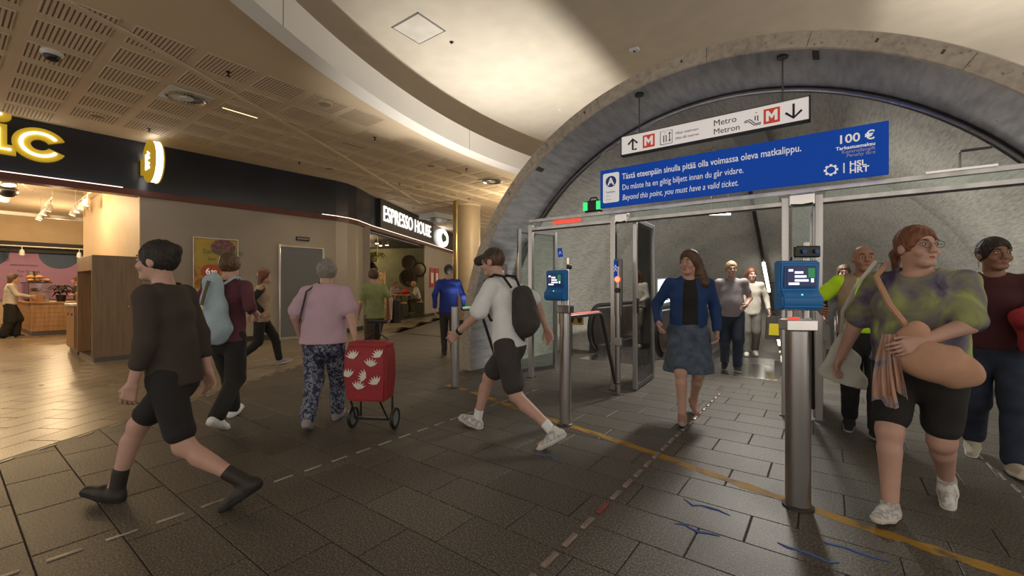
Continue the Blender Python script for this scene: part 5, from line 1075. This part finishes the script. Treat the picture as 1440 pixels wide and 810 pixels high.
            V.cone(neck+np.array((0, -.01, .03)), neck+np.array((0, 0, .16)), .068*s, .08*s, .01, op='sub')
            if o.get('open'):
                V.cone(shz+np.array((0, .12, .10)), pel+np.array((0, .16, -.3)), .062*s, .095*s, .01, op='sub')
            surf(kind, [V.mesh()], m, root)
        elif kind in ('trousers', 'shorts'):
            V = Vol(lo, hi, hb); to = o.get('length', 1.0 if kind == 'trousers' else .36)
            V.cone(pel+np.array((0, -.005, -.05)), pel+np.array((0, 0, .07)), .150*g*s+lo_, .135*g*s+lo_, .05, .74+.1*(g-1))
            for k in 'RL':
                leg(V, k, to=to*.97, gr=lo_, fl_=o.get('flare', .006), kk=.02)
            V.wrinkle(o.get('wr', .003), len(label)+3); V.plane((0, 0, 1), pel[2]+.10*s)
            if kind == 'shorts':
                for k in 'RL':
                    pass
            surf(kind, [V.mesh()], m, root)
        elif kind == 'skirt':
            V = Vol(lo, hi, hb); to = o.get('length', .5); zb = pel[2]*(1-to); cb = (ank['R']+ank['L'])/2*.3
            V.cone(pel+np.array((0, 0, .06)), (cb[0], cb[1], zb), .130*g*s+lo_, (.165+o.get('flare', .05))*g*s+lo_, .03, .85); V.cone(pel+np.array((0, -.01, -.02)), pel+np.array((0, -.01, -.12)), .155*g*s, .165*g*s, .05, .8)
            for k in 'RL': a, b = hip[k], knee[k]; V.cone(a, a+(b-a)*min(1, to*1.6), .09*g*s+lo_, .085*g*s+lo_, .06)
            V.wrinkle(.006, len(label)+5); V.plane((0, 0, 1), pel[2]+.09*s); V.plane((0, 0, -1), -zb); surf('skirt', [V.mesh()], m, root)
        elif kind in ('shoes', 'boots'):
            for k in 'RL':
                a = ank[k]; fd = fdir[k]; fd = fd/np.linalg.norm(fd); upf = np.cross(np.array((1., 0, 0)), fd); upf = upf if upf[2] > 0 else -upf
                V = Vol(a-.27, a+.27, .007*q); hl = a-fd*.045*s-upf*.045*s; to_ = a+fd*.165*s-upf*.055*s; w_ = o.get('w', 1.0)
                V.cone(hl, a+fd*.06*s-upf*.045*s, .038*s*w_, .043*s*w_, .03); V.cone(a+fd*.05*s-upf*.042*s, to_, .045*s*w_, .033*s*w_, .03); V.cone(a-fd*.02*s-upf*.03*s, a+(knee[k]-a)*(.28 if kind == 'boots' else .035), .043*s, .045*s if kind == 'boots' else .044*s, .03)
                cz = (a-upf*.083*s)@upf; V.plane(-upf, -cz)
                if kind == 'shoes': dl = (knee[k]-a)/np.linalg.norm(knee[k]-a); V.plane(dl, a@dl+.022)
                shoe = surf('boot' if kind == 'boots' else 'shoe', [V.mesh()], m, root)
                V = Vol(a-.27, a+.27, .007*q); e_ = .006; V.cone(hl-upf*.0, a+fd*.06*s-upf*.05*s, .038*s*w_+e_, .043*s*w_+e_, .02); V.cone(a+fd*.05*s-upf*.05*s, to_, .044*s*w_+e_, .034*s*w_+e_, .02); V.plane(upf, cz+.028*s); V.plane(-upf, -(cz-.004))
                surf('sole', [V.mesh()], o.get('sole', 'sole_grey'), shoe)
                if q <= 1.15 and kind == 'shoes' and o.get('lace'):
                    for j in range(4):
                        cp = a+fd*(.045+.022*j)*s+upf*(.008-.0105*j)*s; MB().tube([cp-np.array((.028, 0, 0))-upf*.014, cp+upf*.002, cp+np.array((.028, 0, 0))-upf*.014], .0032, 5).build('lace', 'sole_white', shoe, True)
        elif kind == 'socks':
            for k in 'RL':
                V = Vol(ank[k]-.2, ank[k]+.2, .008*q); a = ank[k]; dl = (knee[k]-a); V.cone(a-np.array((0, .01, .02)), a+dl*.22, .041*s, .043*s, .02); n_ = dl/np.linalg.norm(dl); V.plane(n_, (a+dl*.24)@n_); surf('sock', [V.mesh()], m, root)
        elif kind == 'cap':
            V = Vol(hc-.26, hc+.26, hd); V.ell(T((0, -.012, .045)), np.array((.085, .105, .092))*fh, .02, HR); n_ = HR@np.array((0, -.1, -1.)); V.plane(n_, T((0, 0, .042))@n_/np.linalg.norm(n_)); V.cone(T((0, .07, .05)), T((0, .15, .04)), .05*fh, .045*fh, .01); n2 = HR@np.array((0, .12, 1.)); 
            surf('cap', [V.mesh()], m, root)
    # --- hair
    if hair:
        V = Vol(hc-np.array((.36, .36, hair.get('len', .2)+.18)), hc+np.array((.36, .36, .25)), hd*1.1); st_ = hair.get('style', 'short'); e_ = hair.get('vol', .012)
        V.ell(T((0, -.016, .036)), (np.array((.078, .098, .096))+e_)*fh, .03, HR)
        if st_ in ('long', 'bob'):
            L = hair.get('len', .22)
            for sg in (-1, 0, 1): V.cone(T((sg*.058, -.055, .0)), T((sg*.075+hair.get('dx', 0), -.075+hair.get('dy', 0), -L)), .05*fh, hair.get('tip', .04)*fh, .04)
        V.strands(hc, .0045)
        V.ell(T((0, .115, -.045)), np.array((.082, .10, .115))*fh, .012, HR, 'sub')
        if st_ in ('short', 'bun', 'pony'):
            V.ell(T((0, .055, -.135)), np.array((.14, .135, .105))*fh, .02, HR, 'sub')
        else: V.cone(T((0, .03, -.06)), T((0, .06, -.3)), .055*fh, .06*fh, .02, op='sub')
        if st_ == 'bun': V.ell(T((0, -.10, .075)), (.042, .042, .042), .015)
        if st_ == 'pony': V.cone(T((0, -.105, .03)), T((0, -.15, -.02)), .028, .032, .02); V.cone(T((0, -.15, -.02)), T((hair.get('dx', 0), -.16, -.16)), .032, .012, .02)
        surf('hair', [V.mesh()], hair['mat'], root)
    root['_'] = 0; del root['_']
    return dict(root=root, hip=hip, pel=pel, chest=chest, waist=waist, sh=sh, el=el, wr=wr, hc=hc, neck=neck, shz=shz, T=T, s=s, knee=knee, ank=ank)
def worn_thing(name, label, cat, P):
    r = P['root']; return thing(name, label, cat, tuple(r.location), r.rotation_euler[2])
mat('sole_grey', (.30, .29, .28), .6); mat('sole_white', (.62, .60, .56), .6)
mat('hair_brown', (.09, .045, .022), .5, var=.4, vscale=30, stretch=(1, 1, .15), bump=.5, bscale=60); mat('hair_dark', (.020, .015, .012), .68, var=.4, vscale=30, bump=.4, bscale=60)
mat('hair_auburn', (.16, .058, .026), .5, var=.4, vscale=30, stretch=(1, 1, .15), bump=.5, bscale=60); mat('hair_grey', (.22, .20, .18), .6, var=.3, vscale=30, bump=.4, bscale=60)
mat('hair_blond', (.42, .28, .13), .5, var=.3, vscale=30, bump=.4, bscale=60)
def cloth(name, c, v=.15, **k): return mat(name, c, k.pop('rough', .85), var=v, vscale=k.pop('vscale', 5), bump=.25, bscale=160, **k)
cloth('c_white', (.74, .76, .78), .06); cloth('c_black', (.014, .013, .013), .2); cloth('c_pink', (.52, .36, .44), .06); cloth('c_burgundy', (.10, .028, .042)); cloth('c_navy', (.022, .030, .055)); cloth('c_denim', (.075, .10, .15), .35, vscale=14)
cloth('c_blue', (.010, .035, .26), .2); cloth('c_cardigan', (.012, .045, .16), .2); cloth('c_grey', (.30, .265, .275), .1); cloth('c_cream', (.52, .48, .40), .12); cloth('c_green', (.24, .27, .11), .25); cloth('c_hivis', (.50, .80, .02), .1, emit=(.3, .5, .0), estr=.05)
cloth('c_beige', (.36, .27, .18), .2); cloth('c_darkgrey', (.045, .040, .036), .2); cloth('c_maroon', (.060, .012, .016), .2); cloth('c_red', (.32, .025, .035), .2); cloth('c_jeans', (.022, .032, .062), .4, vscale=9); cloth('c_brown', (.07, .042, .026), .2); cloth('c_peach', (.52, .30, .20), .12); cloth('c_lightblue', (.34, .44, .50), .12)
cloth('c_olive', (.12, .10, .06)); cloth('c_tote', (.56, .56, .50), .08)
ramp_mat('tie_dye', [(.34, (.045, .038, .085)), (.45, (.15, .13, .18)), (.54, (.22, .23, .13)), (.66, (.38, .43, .14))], 4.6, .85, detail=9, distort=.8, bump=.1)
ramp_mat('floral', [(.40, (.018, .022, .055)), (.50, (.05, .06, .11)), (.56, (.34, .36, .42)), (.62, (.04, .05, .10))], 19, .85, detail=4, distort=1.5, bump=.1)
ramp_mat('sneaker', [(.42, (.62, .61, .60)), (.52, (.30, .29, .29)), (.60, (.60, .59, .58))], 14, .6, detail=2, bump=.1)

# ---------------------------------------------------------------- the people in the hall
def bag_world(P, name, label, cat): return worn_thing(name, label, cat, P)
SH = ('shoes', 'sneaker', {'sole': 'sole_white', 'lace': 1})
# 1 woman in the tie-dyed top
P1 = person('woman in a loose tie-dyed top, black shorts and grey sneakers, carrying bags', plan(1292, 2.58), 128, 1.73, .56, 'R', girth=1.33, lean=.02, head=(-48, 2),
    hands={'R': (.40, -.02, .86), 'L': (-.06, .34, 1.06), 'Lh': (-1, -.3, -.5), 'Lp': (0, -1, .1)}, wear=[('shirt', 'tie_dye', dict(sleeve=.88, sflare=.016, loose=.024, hem=-.02, bust=True, flare=1.05, neckr=.085, wr=.006)), ('shorts', 'c_black', dict(length=.40, loose=.014, flare=.012)), SH], hair=dict(mat='hair_auburn', style='pony', vol=.010), belly=.03)
r = P1['root']
tg = bag_world(P1, 'tote_bag', 'pale canvas tote bag hanging from the shoulder of the woman in tie-dye', 'bag'); 
V = Vol((.2, -.4, .5), (.7, .2, 1.25), .011); V.cone((.40, -.09, 1.04), (.40, -.09, .74), .035, .135, .05, .36); V.wrinkle(.007, 8); V.plane((.2, 0, -1), -.60); surf('pouch', [V.mesh()], 'c_tote', tg)
MB().tube([(.40, -.08, 1.05), (.36, .06, 1.20), (.27, .155, 1.36), (.19, .07, 1.515), (.18, -.05, 1.515), (.30, -.19, 1.30), (.40, -.11, 1.06)], .011, 6).build('strap', 'c_tote', tg, True)
pb = bag_world(P1, 'shoulder_bag', 'large soft peach shoulder bag held in front of the tie-dyed top', 'bag')
V = Vol((-.55, .0, .7), (.25, .6, 1.3), .012); V.ell((-.09, .33, .96), (.14, .075, .105), .05); V.ell((-.18, .30, .91), (.115, .07, .085), .08); V.cone((.06, .31, 1.02), (-.04, .32, 1.12), .03, .05, .06); V.wrinkle(.009, 4); surf('pouch', [V.mesh()], 'c_peach', pb)
MB().tube([(-.02, .31, 1.10), (.08, .28, 1.25), (.17, .15, 1.42), (.14, .03, 1.50)], .016, 6).build('strap', 'c_peach', pb, True)
sc = bag_world(P1, 'scarf', 'thin peach and blue scarf hanging beside the peach bag', 'scarf'); ramp_mat('scarf_print', [(.40, (.46, .27, .20)), (.52, (.42, .30, .25)), (.58, (.13, .18, .32)), (.64, (.45, .28, .21))], 11, .8, detail=3, bump=.1)
for x0_, zb_, w1_, ph in ((.075, .70, .085, 0.), (.045, .76, .065, 1.6)):
    vs = []; NZ, NXs = 14, 10
    for sgn in (0, .006):
        for iz in range(NZ):
            t = iz/(NZ-1)
            for ix in range(NXs):
                u = ix/(NXs-1)-.5; vs.append((x0_+u*(.035+w1_*t)+.012*math.sin(3*t+ph), .385+.02*t+sgn+(.006+.016*t)*math.sin(u*15+ph+2*t)-.012*(ph > 1), 1.09+(zb_-1.09)*t+.02*t*math.sin(u*6+ph)))
    n_ = NZ*NXs; q_ = [(r_*NXs+c2, r_*NXs+c2+1, (r_+1)*NXs+c2+1, (r_+1)*NXs+c2) for r_ in range(NZ-1) for c2 in range(NXs-1)]; ed = [r_*NXs for r_ in range(NZ)]+[(NZ-1)*NXs+c2 for c2 in range(1, NXs)]+[r_*NXs+NXs-1 for r_ in range(NZ-2, -1, -1)]+[c2 for c2 in range(NXs-2, 0, -1)]
    MB().add(vs, q_+[tuple(v+n_ for v in f[::-1]) for f in q_]+[(ed[k], ed[(k+1) % len(ed)], ed[(k+1) % len(ed)]+n_, ed[k]+n_) for k in range(len(ed))]).build('cloth', 'scarf_print', sc, True)
# glasses
gl_ = MB(); T = P1['T']
for sg in (1, -1): gl_.tube([T((sg*.035+.024*math.cos(a), .108, .010+.019*math.sin(a))) for a in np.linspace(0, 2*PI, 17)[:-1]], .0018, 5, True)
gl_.tube([T((-.011, .108, .014)), T((.011, .108, .014))], .0018, 5)
for sg in (1, -1): gl_.tube([T((sg*.059, .106, .014)), T((sg*.082, .0, .012))], .0016, 5)
gl_.build('glasses', 'steel_dark', P1['root'])
# 2 woman in maroon
P2 = person('woman in a dark maroon top and navy jeans with hair bun and hoop earrings', plan(1396, 3.28), 138, 1.72, .40, 'L', girth=1.05, head=(-24, 0), skin='skin_brown', hands={'L': (-.22, .30, 1.05), 'Lp': (0, -.5, 1)},
    wear=[('shirt', 'c_maroon', dict(sleeve=.9, hem=-.04)), ('trousers', 'c_jeans', dict(flare=.02, loose=.014)), ('shoes', 'c_cream', {'sole': 'sole_white'})], hair=dict(mat='hair_dark', style='bun'))
for sg in (1, -1):
    MB().tube([P2['T']((sg*.088, -.008, -.062+.0))+np.array((0, .022*math.cos(a), .026*math.sin(a))) for a in np.linspace(0, 2*PI, 17)[:-1]], .0025, 5, True).build('earring', 'steel_bright', P2['root'])
jk = bag_world(P2, 'red_jacket', 'folded bright red jacket carried on the arm of the woman in maroon', 'jacket'); V = Vol((-.62, -.05, .75), (.0, .55, 1.35), .013); V.cone((-.24, .10, 1.16), (-.12, .27, 1.14), .085, .08, .05); V.cone((-.24, .14, 1.06), (-.26, .24, .93), .08, .06, .06); V.cone((-.14, .2, 1.08), (-.15, .28, .93), .06, .06, .05); V.wrinkle(.009, 3); surf('cloth', [V.mesh()], 'c_red', jk)
# 3 worker with the high-visibility sleeves
person('man with shaved head in a beige vest over a neon yellow shirt', plan(1213, 3.95), 146, 1.72, .25, 'L', girth=1.08, head=(-10, 4), skin='skin_tan', hands={'R': (.33, .22, 1.16)},
    wear=[('shirt', 'c_hivis', dict(sleeve=.6, loose=.012, sflare=.012, hem=.0)), ('jacket', 'c_beige', dict(sleeve=0, loose=.028, open=True, hem=-.10)), ('trousers', 'c_black', dict(flare=.015)), ('shoes', 'c_black', {})], hair=None, q=1.3)
# 4 person in dark clothes on the escalator landing
person('person in dark clothes with short brown hair behind the man in neon yellow', plan(1186, 6.6), 146, 1.68, .25, 'R', skin='skin_tan', wear=[('jacket', 'c_darkgrey', dict(sleeve=1.9, loose=.02)), ('trousers', 'c_black', {}), ('shoes', 'c_black', {})], hair=dict(mat='hair_brown', style='short'), q=1.8)
# 5 woman in a denim skirt
P5 = person('woman in a black top, navy cardigan and knee-length denim skirt, long brown hair swinging', plan(968, 4.42), 165, 1.73, .46, 'R', girth=1.10, head=(34, 0), hands={'L': (-.26, .05, .92), 'R': (.30, .10, 1.0)},
    wear=[('shirt', 'c_black', dict(sleeve=.3, hem=-.03)), ('jacket', 'c_cardigan', dict(sleeve=1.92, open=True, loose=.022, hem=-.12)), ('skirt', 'c_denim', dict(length=.47, flare=.06)), ('shoes', mat('sandal', (.36, .21, .17), .6), {'sole': 'sole_grey', 'w': .86})], hair=dict(mat='hair_brown', style='long', len=.20, dx=-.05, vol=.016, tip=.05), q=1.1)
# 6, 7 couple coming off the central escalator
person('man in a pale mauve T-shirt and navy trousers stepping off the escalator', plan(1028, 7.0), 156, 1.76, .25, 'L', girth=1.12, head=(-8, 0), hands={'L': (-.20, .20, 1.08)}, wear=[('shirt', 'c_grey', dict(sleeve=.6)), ('trousers', 'c_navy', dict(flare=.02)), ('shoes', 'c_darkgrey', {})], hair=dict(mat='hair_blond', style='short'), q=1.5, belly=.02)
P7 = person('woman in a cream jacket and grey trousers with long brown hair on the escalator landing', plan(1056, 8.5), 156, 1.72, .25, 'R', head=(-15, 0), hands={'R': (.16, .25, 1.05), 'L': (-.30, .05, .92)}, wear=[('jacket', 'c_cream', dict(sleeve=1.85, loose=.025, hem=-.12)), ('trousers', mat('c_greytr', (.13, .12, .10), .8), dict(flare=.02)), ('shoes', 'c_cream', {})], hair=dict(mat='hair_auburn', style='long', len=.26), q=1.6)
yb = bag_world(P7, 'carrier_bag', 'dark carrier bag with yellow print hanging beside the woman in the cream jacket', 'bag'); MB().prism([(-.52, .36), (-.24, .36), (-.26, .80), (-.50, .80)], -.06, .06, Matrix(((1, 0, 0, 0), (0, 0, 1, .07), (0, 1, 0, 0), (0, 0, 0, 1)))).build('pouch', 'c_darkgrey', yb); MB().prism([(-.46, .44), (-.29, .44), (-.30, .66), (-.45, .66)], .06, .066, Matrix(((1, 0, 0, 0), (0, 0, 1, .07), (0, 1, 0, 0), (0, 0, 0, 1)))).build('print', mat('print_yellow', (.55, .45, .02), .6), yb); MB().tube([(-.45, .07, .80), (-.40, .07, .88), (-.34, .07, .88), (-.29, .07, .80)], .008, 5).build('handle', 'c_darkgrey', yb)
# 8 man in the white T-shirt striding out of the gate
P8 = person('man in a white T-shirt, cap and dark shorts striding past the bollards', (-2.30, 3.08), 61.5, 1.80, .88, 'R', lean=.10, head=(0, -8), hands={'L': (-.28, .38, .95), 'R': (.26, -.24, .98)}, q=.9,
    wear=[('shirt', 'c_white', dict(sleeve=.85, loose=.028, sflare=.025, hem=-.10, hemtilt=-.25, wr=.005)), ('shorts', 'c_darkgrey', dict(length=.40, flare=.035, loose=.02)), ('socks', 'c_white'), ('shoes', 'sneaker', {'sole': 'sole_white', 'w': 1.05, 'lace': 1}), ('cap', 'c_darkgrey')], hair=dict(mat='hair_brown', style='short', vol=.006))
wt = P8['wr']['L']+(P8['el']['L']-P8['wr']['L'])*.10; dd = P8['wr']['L']-P8['el']['L']; dd = dd/np.linalg.norm(dd); MB().cyl(wt-dd*.012, wt+dd*.012, .034, 18).build('wristband', 'c_black', P8['root'], True)
bk = bag_world(P8, 'sling_bag', 'dark grey backpack worn by the man in the white T-shirt', 'bag'); c_ = P8['chest']; V = Vol(c_-.45, c_+.45, .012); V.cone(c_+np.array((0, -.20, .03)), c_+np.array((0, -.23, -.20)), .10, .135, .05, .95); V.wrinkle(.007, 6); surf('pouch', [V.mesh()], 'c_darkgrey', bk)
for sg in (1, -1): s0 = P8['shz']+np.array((sg*.115, 0, .055)); MB().tube([c_+np.array((sg*.08, -.13, .10)), s0+np.array((0, -.09, .02)), s0+np.array((0, .0, .035)), s0+np.array((0, .10, -.02)), c_+np.array((sg*.13, .14, -.02)), c_+np.array((sg*.17, .03, -.18)), c_+np.array((sg*.10, -.14, -.24))], .013, 6).build('strap', 'c_black', bk, True)
# 9 man in blue walking away
person('man in a cobalt blue jacket and dark trousers walking away past the round column', plan(631, 8.3), 8, 1.80, .45, 'L', hands={'R': (.30, .05, .95)}, face=False, wear=[('jacket', 'c_blue', dict(sleeve=1.9, loose=.025, hem=-.10)), ('trousers', 'c_darkgrey', {}), ('shoes', 'c_brown', {})], hair=dict(mat='hair_dark', style='short'), q=1.6)
# 10 woman in pink with the shopping trolley
P10 = person('woman in a pale pink blouse and floral trousers pulling a red shopping trolley', plan(455, 4.2), 8, 1.62, .42, 'R', girth=1.28, lean=.06, head=(-6, -6), hands={'R': (.33, -.14, .86)}, face=False, wear=[('shirt', 'c_pink', dict(sleeve=.75, sflare=.03, loose=.03, hem=-.06, flare=1.05)), ('trousers', 'floral', dict(flare=.02, loose=.012)), ('shoes', 'c_grey', {})], hair=dict(mat='hair_grey', style='short', vol=.02))
stp = P10; MB().tube([stp['shz']+np.array((-.02, .09, .04)), stp['shz']+np.array((-.06, -.02, .085)), stp['shz']+np.array((-.14, -.12, .0)), stp['waist']+np.array((-.20, -.10, .0))], .009, 5).build('bag_strap', 'c_darkgrey', P10['root'], True)
# red trolley
x, y = plan(522, 4.05); tr = thing('shopping_trolley', 'red wheeled shopping trolley printed with white palm leaves', 'shopping trolley', (x, y, 0), YAW+math.radians(-6))
V = Vol((-.35, -.30, .2), (.35, .3, 1.0), .012)
for sx_ in (-1, 1):
    for sy_ in (-1, 1): pass
bm = bmesh.new(); 
lv = [(-.185, -.13, .30), (.185, -.13, .30), (.185, .10, .30), (-.185, .10, .30), (-.205, -.15, .52), (.205, -.15, .52), (.205, .11, .52), (-.205, .11, .52), (-.20, -.145, .74), (.20, -.145, .74), (.20, .11, .74), (-.20, .11, .74), (-.185, -.10, .82), (.185, -.10, .82), (.185, .09, .82), (-.185, .09, .82)]
vv = [bm.verts.new(p) for p in lv]
for k in range(3):
    for i in range(4): bm.faces.new((vv[4*k+i], vv[4*k+(i+1) % 4], vv[4*k+4+(i+1) % 4], vv[4*k+4+i]))
bm.faces.new(vv[3::-1]); bm.faces.new(vv[12:]); bmesh.ops.recalc_face_normals(bm, faces=bm.faces); bmesh.ops.bevel(bm, geom=bm.edges[:], offset=.02, segments=3, affect='EDGES')
MB().bm(bm).build('bag', mat('trolley_red', (.30, .022, .028), .65, var=.12, vscale=4, bump=.2, bscale=25), tr, True)
for k, (lx, lz, a0_) in enumerate(((-.10, .70, .3), (.06, .63, -.1), (.15, .72, .6), (-.15, .53, .2), (-.06, .42, -.2), (.12, .47, .5), (.02, .53, 1.2))):
    for q_ in range(6):
        a = PI/2+a0_+(q_-2.5)*.36; ln = .085; w_ = .010; d_ = np.array((math.cos(a), math.sin(a))); n_ = np.array((-d_[1], d_[0])); o_ = np.array((lx, lz)); P_ = [o_, o_+d_*ln*.5+n_*w_, o_+d_*ln, o_+d_*ln*.5-n_*w_]
        P_ = [(float(np.clip(p[0], -.195, .195)), float(np.clip(p[1], .31, .79))) for p in P_]
        MB().add([(p[0], -.1525 if p[1] < .74 else -.148, p[1]) for p in P_]+[(p[0], -.140, p[1]) for p in P_], [(0, 1, 2, 3), (4, 7, 6, 5), (0, 4, 5, 1), (1, 5, 6, 2), (2, 6, 7, 3), (3, 7, 4, 0)]).build('palm_print', 'china', tr)
MB().rbox((-.19, -.10, .78), (.19, .09, .85), .03, 3).build('flap', 'trolley_red', tr, True)
MB().tube([(-.16, .12, .10), (-.16, .13, .82), (-.03, .14, .90), (-.03, .14, 1.02), (.03, .14, 1.02), (.03, .14, .90), (.16, .13, .82), (.16, .12, .10)], .011, 8).build('frame', 'black_plastic', tr, True); MB().tube([(-.10, .14, 1.02), (.10, .14, 1.02)], .016, 8).build('handle', 'black_rubber', tr, True)
MB().tube([(-.14, -.12, .30), (-.16, .02, .10), (.16, .02, .10), (.14, -.12, .30)], .010, 6).build('support', 'black_plastic', tr, True)
Mw = lambda x_: Matrix(((0, 0, 1, x_), (1, 0, 0, .06), (0, 1, 0, .105), (0, 0, 0, 1)))
for sx_ in (-.21, .21): w_ = MB().lathe([(.075, -.014), (.095, -.016), (.105, 0), (.095, .016), (.075, .014), (.072, 0), (.075, -.014)], 24, Mw(sx_)).build('wheel', 'black_rubber', tr, True); MB().lathe([(.001, -.01), (.073, -.008), (.073, .008), (.001, .01)], 18, Mw(sx_)).build('hub', 'grey_plastic', w_)
MB().cyl((-.21, .06, .105), (.21, .06, .105), .009, 8).build('axle', 'steel_dark', tr)
# 11 person in green
person('person in an olive green shirt and brown trousers walking in front of the cafe', plan(527, 7.4), 40, 1.68, .45, 'R', face=False, wear=[('shirt', 'c_green', dict(sleeve=.8, loose=.03)), ('trousers', 'c_brown', dict(flare=.02)), ('shoes', 'c_darkgrey', {})], hair=dict(mat='hair_brown', style='short'), q=1.5)
# 12 person with the light blue rucksack
P12 = person('person in a burgundy shirt and dark trousers wearing a light blue rucksack', plan(318, 4.25), 2, 1.70, .52, 'L', girth=1.05, face=False, hands={'R': (.24, .10, 1.08)}, wear=[('shirt', 'c_burgundy', dict(sleeve=1.2, loose=.022, hem=-.08)), ('trousers', 'c_black', dict(flare=.025)), ('shoes', 'c_white', {'sole': 'sole_white'})], hair=dict(mat='hair_brown', style='short'))
rk = bag_world(P12, 'rucksack', 'light blue drawstring rucksack with a brown strap on the burgundy shirt', 'bag'); c_ = P12['chest']; V = Vol(c_-.5, c_+.45, .010); V.cone(c_+np.array((-.03, -.17, .10)), c_+np.array((-.01, -.19, -.28)), .095, .165, .06, .62); V.cone(c_+np.array((-.03, -.17, .12)), c_+np.array((-.03, -.17, .16)), .07, .085, .03, .7); V.wrinkle(.006, 5); surf('pouch', [V.mesh()], 'c_lightblue', rk)
MB().tube([c_+np.array((-.02, -.25, .17)), c_+np.array((-.04, -.275, .05)), c_+np.array((-.055, -.295, -.06))], .014, 6).build('strap', 'c_olive', rk, True); MB().tube([c_+np.array((-.055+.02*math.cos(a), -.305, -.085+.025*math.sin(a))) for a in np.linspace(0, 2*PI, 13)[:-1]], .005, 5, True).build('buckle', 'brass', rk)
for sg in (1, -1): s0 = P12['shz']+np.array((sg*.10, 0, .05)); MB().tube([c_+np.array((sg*.07-.02, -.14, .14)), s0+np.array((0, -.08, .03)), s0+np.array((0, .02, .035)), s0+np.array((0, .10, -.03)), c_+np.array((sg*.15, .09, -.08))], .013, 6).build('strap', 'c_lightblue', rk, True)
# 13 person in beige and black
person('person with auburn hair in a beige cardigan and black trousers by the steel door', plan(366, 7.35), -62, 1.70, .62, 'L', face=False, hands={'R': (.26, .05, .95)}, wear=[('shirt', 'c_black', dict(sleeve=1.9, loose=.014)), ('jacket', 'c_beige', dict(sleeve=.2, loose=.03, hem=-.12)), ('trousers', 'c_black', dict(flare=.01)), ('shoes', 'c_grey', {'sole': 'sole_white'})], hair=dict(mat='hair_auburn', style='bob', len=.12), q=1.4)
# 14 person striding in dark top, bare legs and ankle boots
person('person in a dark top and shorts with bare legs and ankle boots striding along', plan(246, 2.66), 96, 1.72, .86, 'R', lean=.05, head=(0, 0), hands={'L': (-.20, .10, .80), 'R': (.20, -.08, .80)}, wear=[('shirt', mat('c_umber', (.050, .038, .030), .9), dict(sleeve=1.5, loose=.02)), ('shorts', 'c_black', dict(length=.40, flare=.02)), ('boots', mat('c_boot', (.022, .017, .012), .6), {'sole': 'c_black'})], hair=dict(mat='hair_dark', style='bun'))
# 15 customer at the kiosk
person('woman with brown bob in a cream blouse and long black trousers at the kiosk counter', plan(14, 11.6), -45, 1.72, .18, 'L', hands={'R': (.16, .38, 1.12), 'L': (-.16, .36, 1.10)}, wear=[('shirt', 'c_cream', dict(sleeve=1.85, loose=.035, hem=-.04)), ('trousers', 'c_black', dict(flare=.06, loose=.02)), ('shoes', 'c_black', {})], hair=dict(mat='hair_brown', style='bob', len=.10), q=1.8)
# 16 kiosk assistant
person('kiosk assistant in a dark shirt standing behind the oak counter', (-19.75, 2.80), 150, 1.70, .15, 'R', hands={'R': (.18, .34, 1.10), 'L': (-.18, .34, 1.10)}, wear=[('shirt', 'c_darkgrey', dict(sleeve=.6)), ('trousers', 'c_black', {}), ('shoes', 'c_black', {})], hair=dict(mat='hair_auburn', style='short'), q=1.9)
# 17, 18 guests on the bar stools
def guest(label, ST, top, trm, hairm, q=2.0):
    ang_ = math.degrees(math.atan2(TBY-ST[1], TBX-ST[0])); rel = ang_-HEAD0
    person(label, ST, rel, 1.70, 0, 'R', seat=.76, lean=.14, hands={'R': (.16, .42, 1.16), 'L': (-.12, .40, 1.16)}, feet={'R': ((.11, .32, .34), -10), 'L': ((-.11, .30, .34), -10)}, wear=[('shirt', top, dict(sleeve=1.2, loose=.02)), ('trousers', trm, {}), ('shoes', 'c_black', {})], hair=dict(mat=hairm, style='short'), q=q, skin='skin_tan')
guest('guest in a grey top leaning on the high cafe table at the ledge side', ST1, 'c_grey', 'c_navy', 'hair_auburn'); guest('guest in a cream jumper leaning on the high cafe table at the green wall side', ST2, 'c_cream', 'c_brown', 'hair_blond')
# 19 traveller riding down the escalator
person('dark-haired traveller in black riding the escalator beyond the glowing screen', (-3.1, 11.6), 10, 1.74, .1, 'R', face=False, z0=-.70, wear=[('jacket', 'c_black', dict(sleeve=1.9, loose=.02)), ('trousers', 'c_black', {}), ('shoes', 'c_black', {})], hair=dict(mat='hair_dark', style='short'), q=2.0)
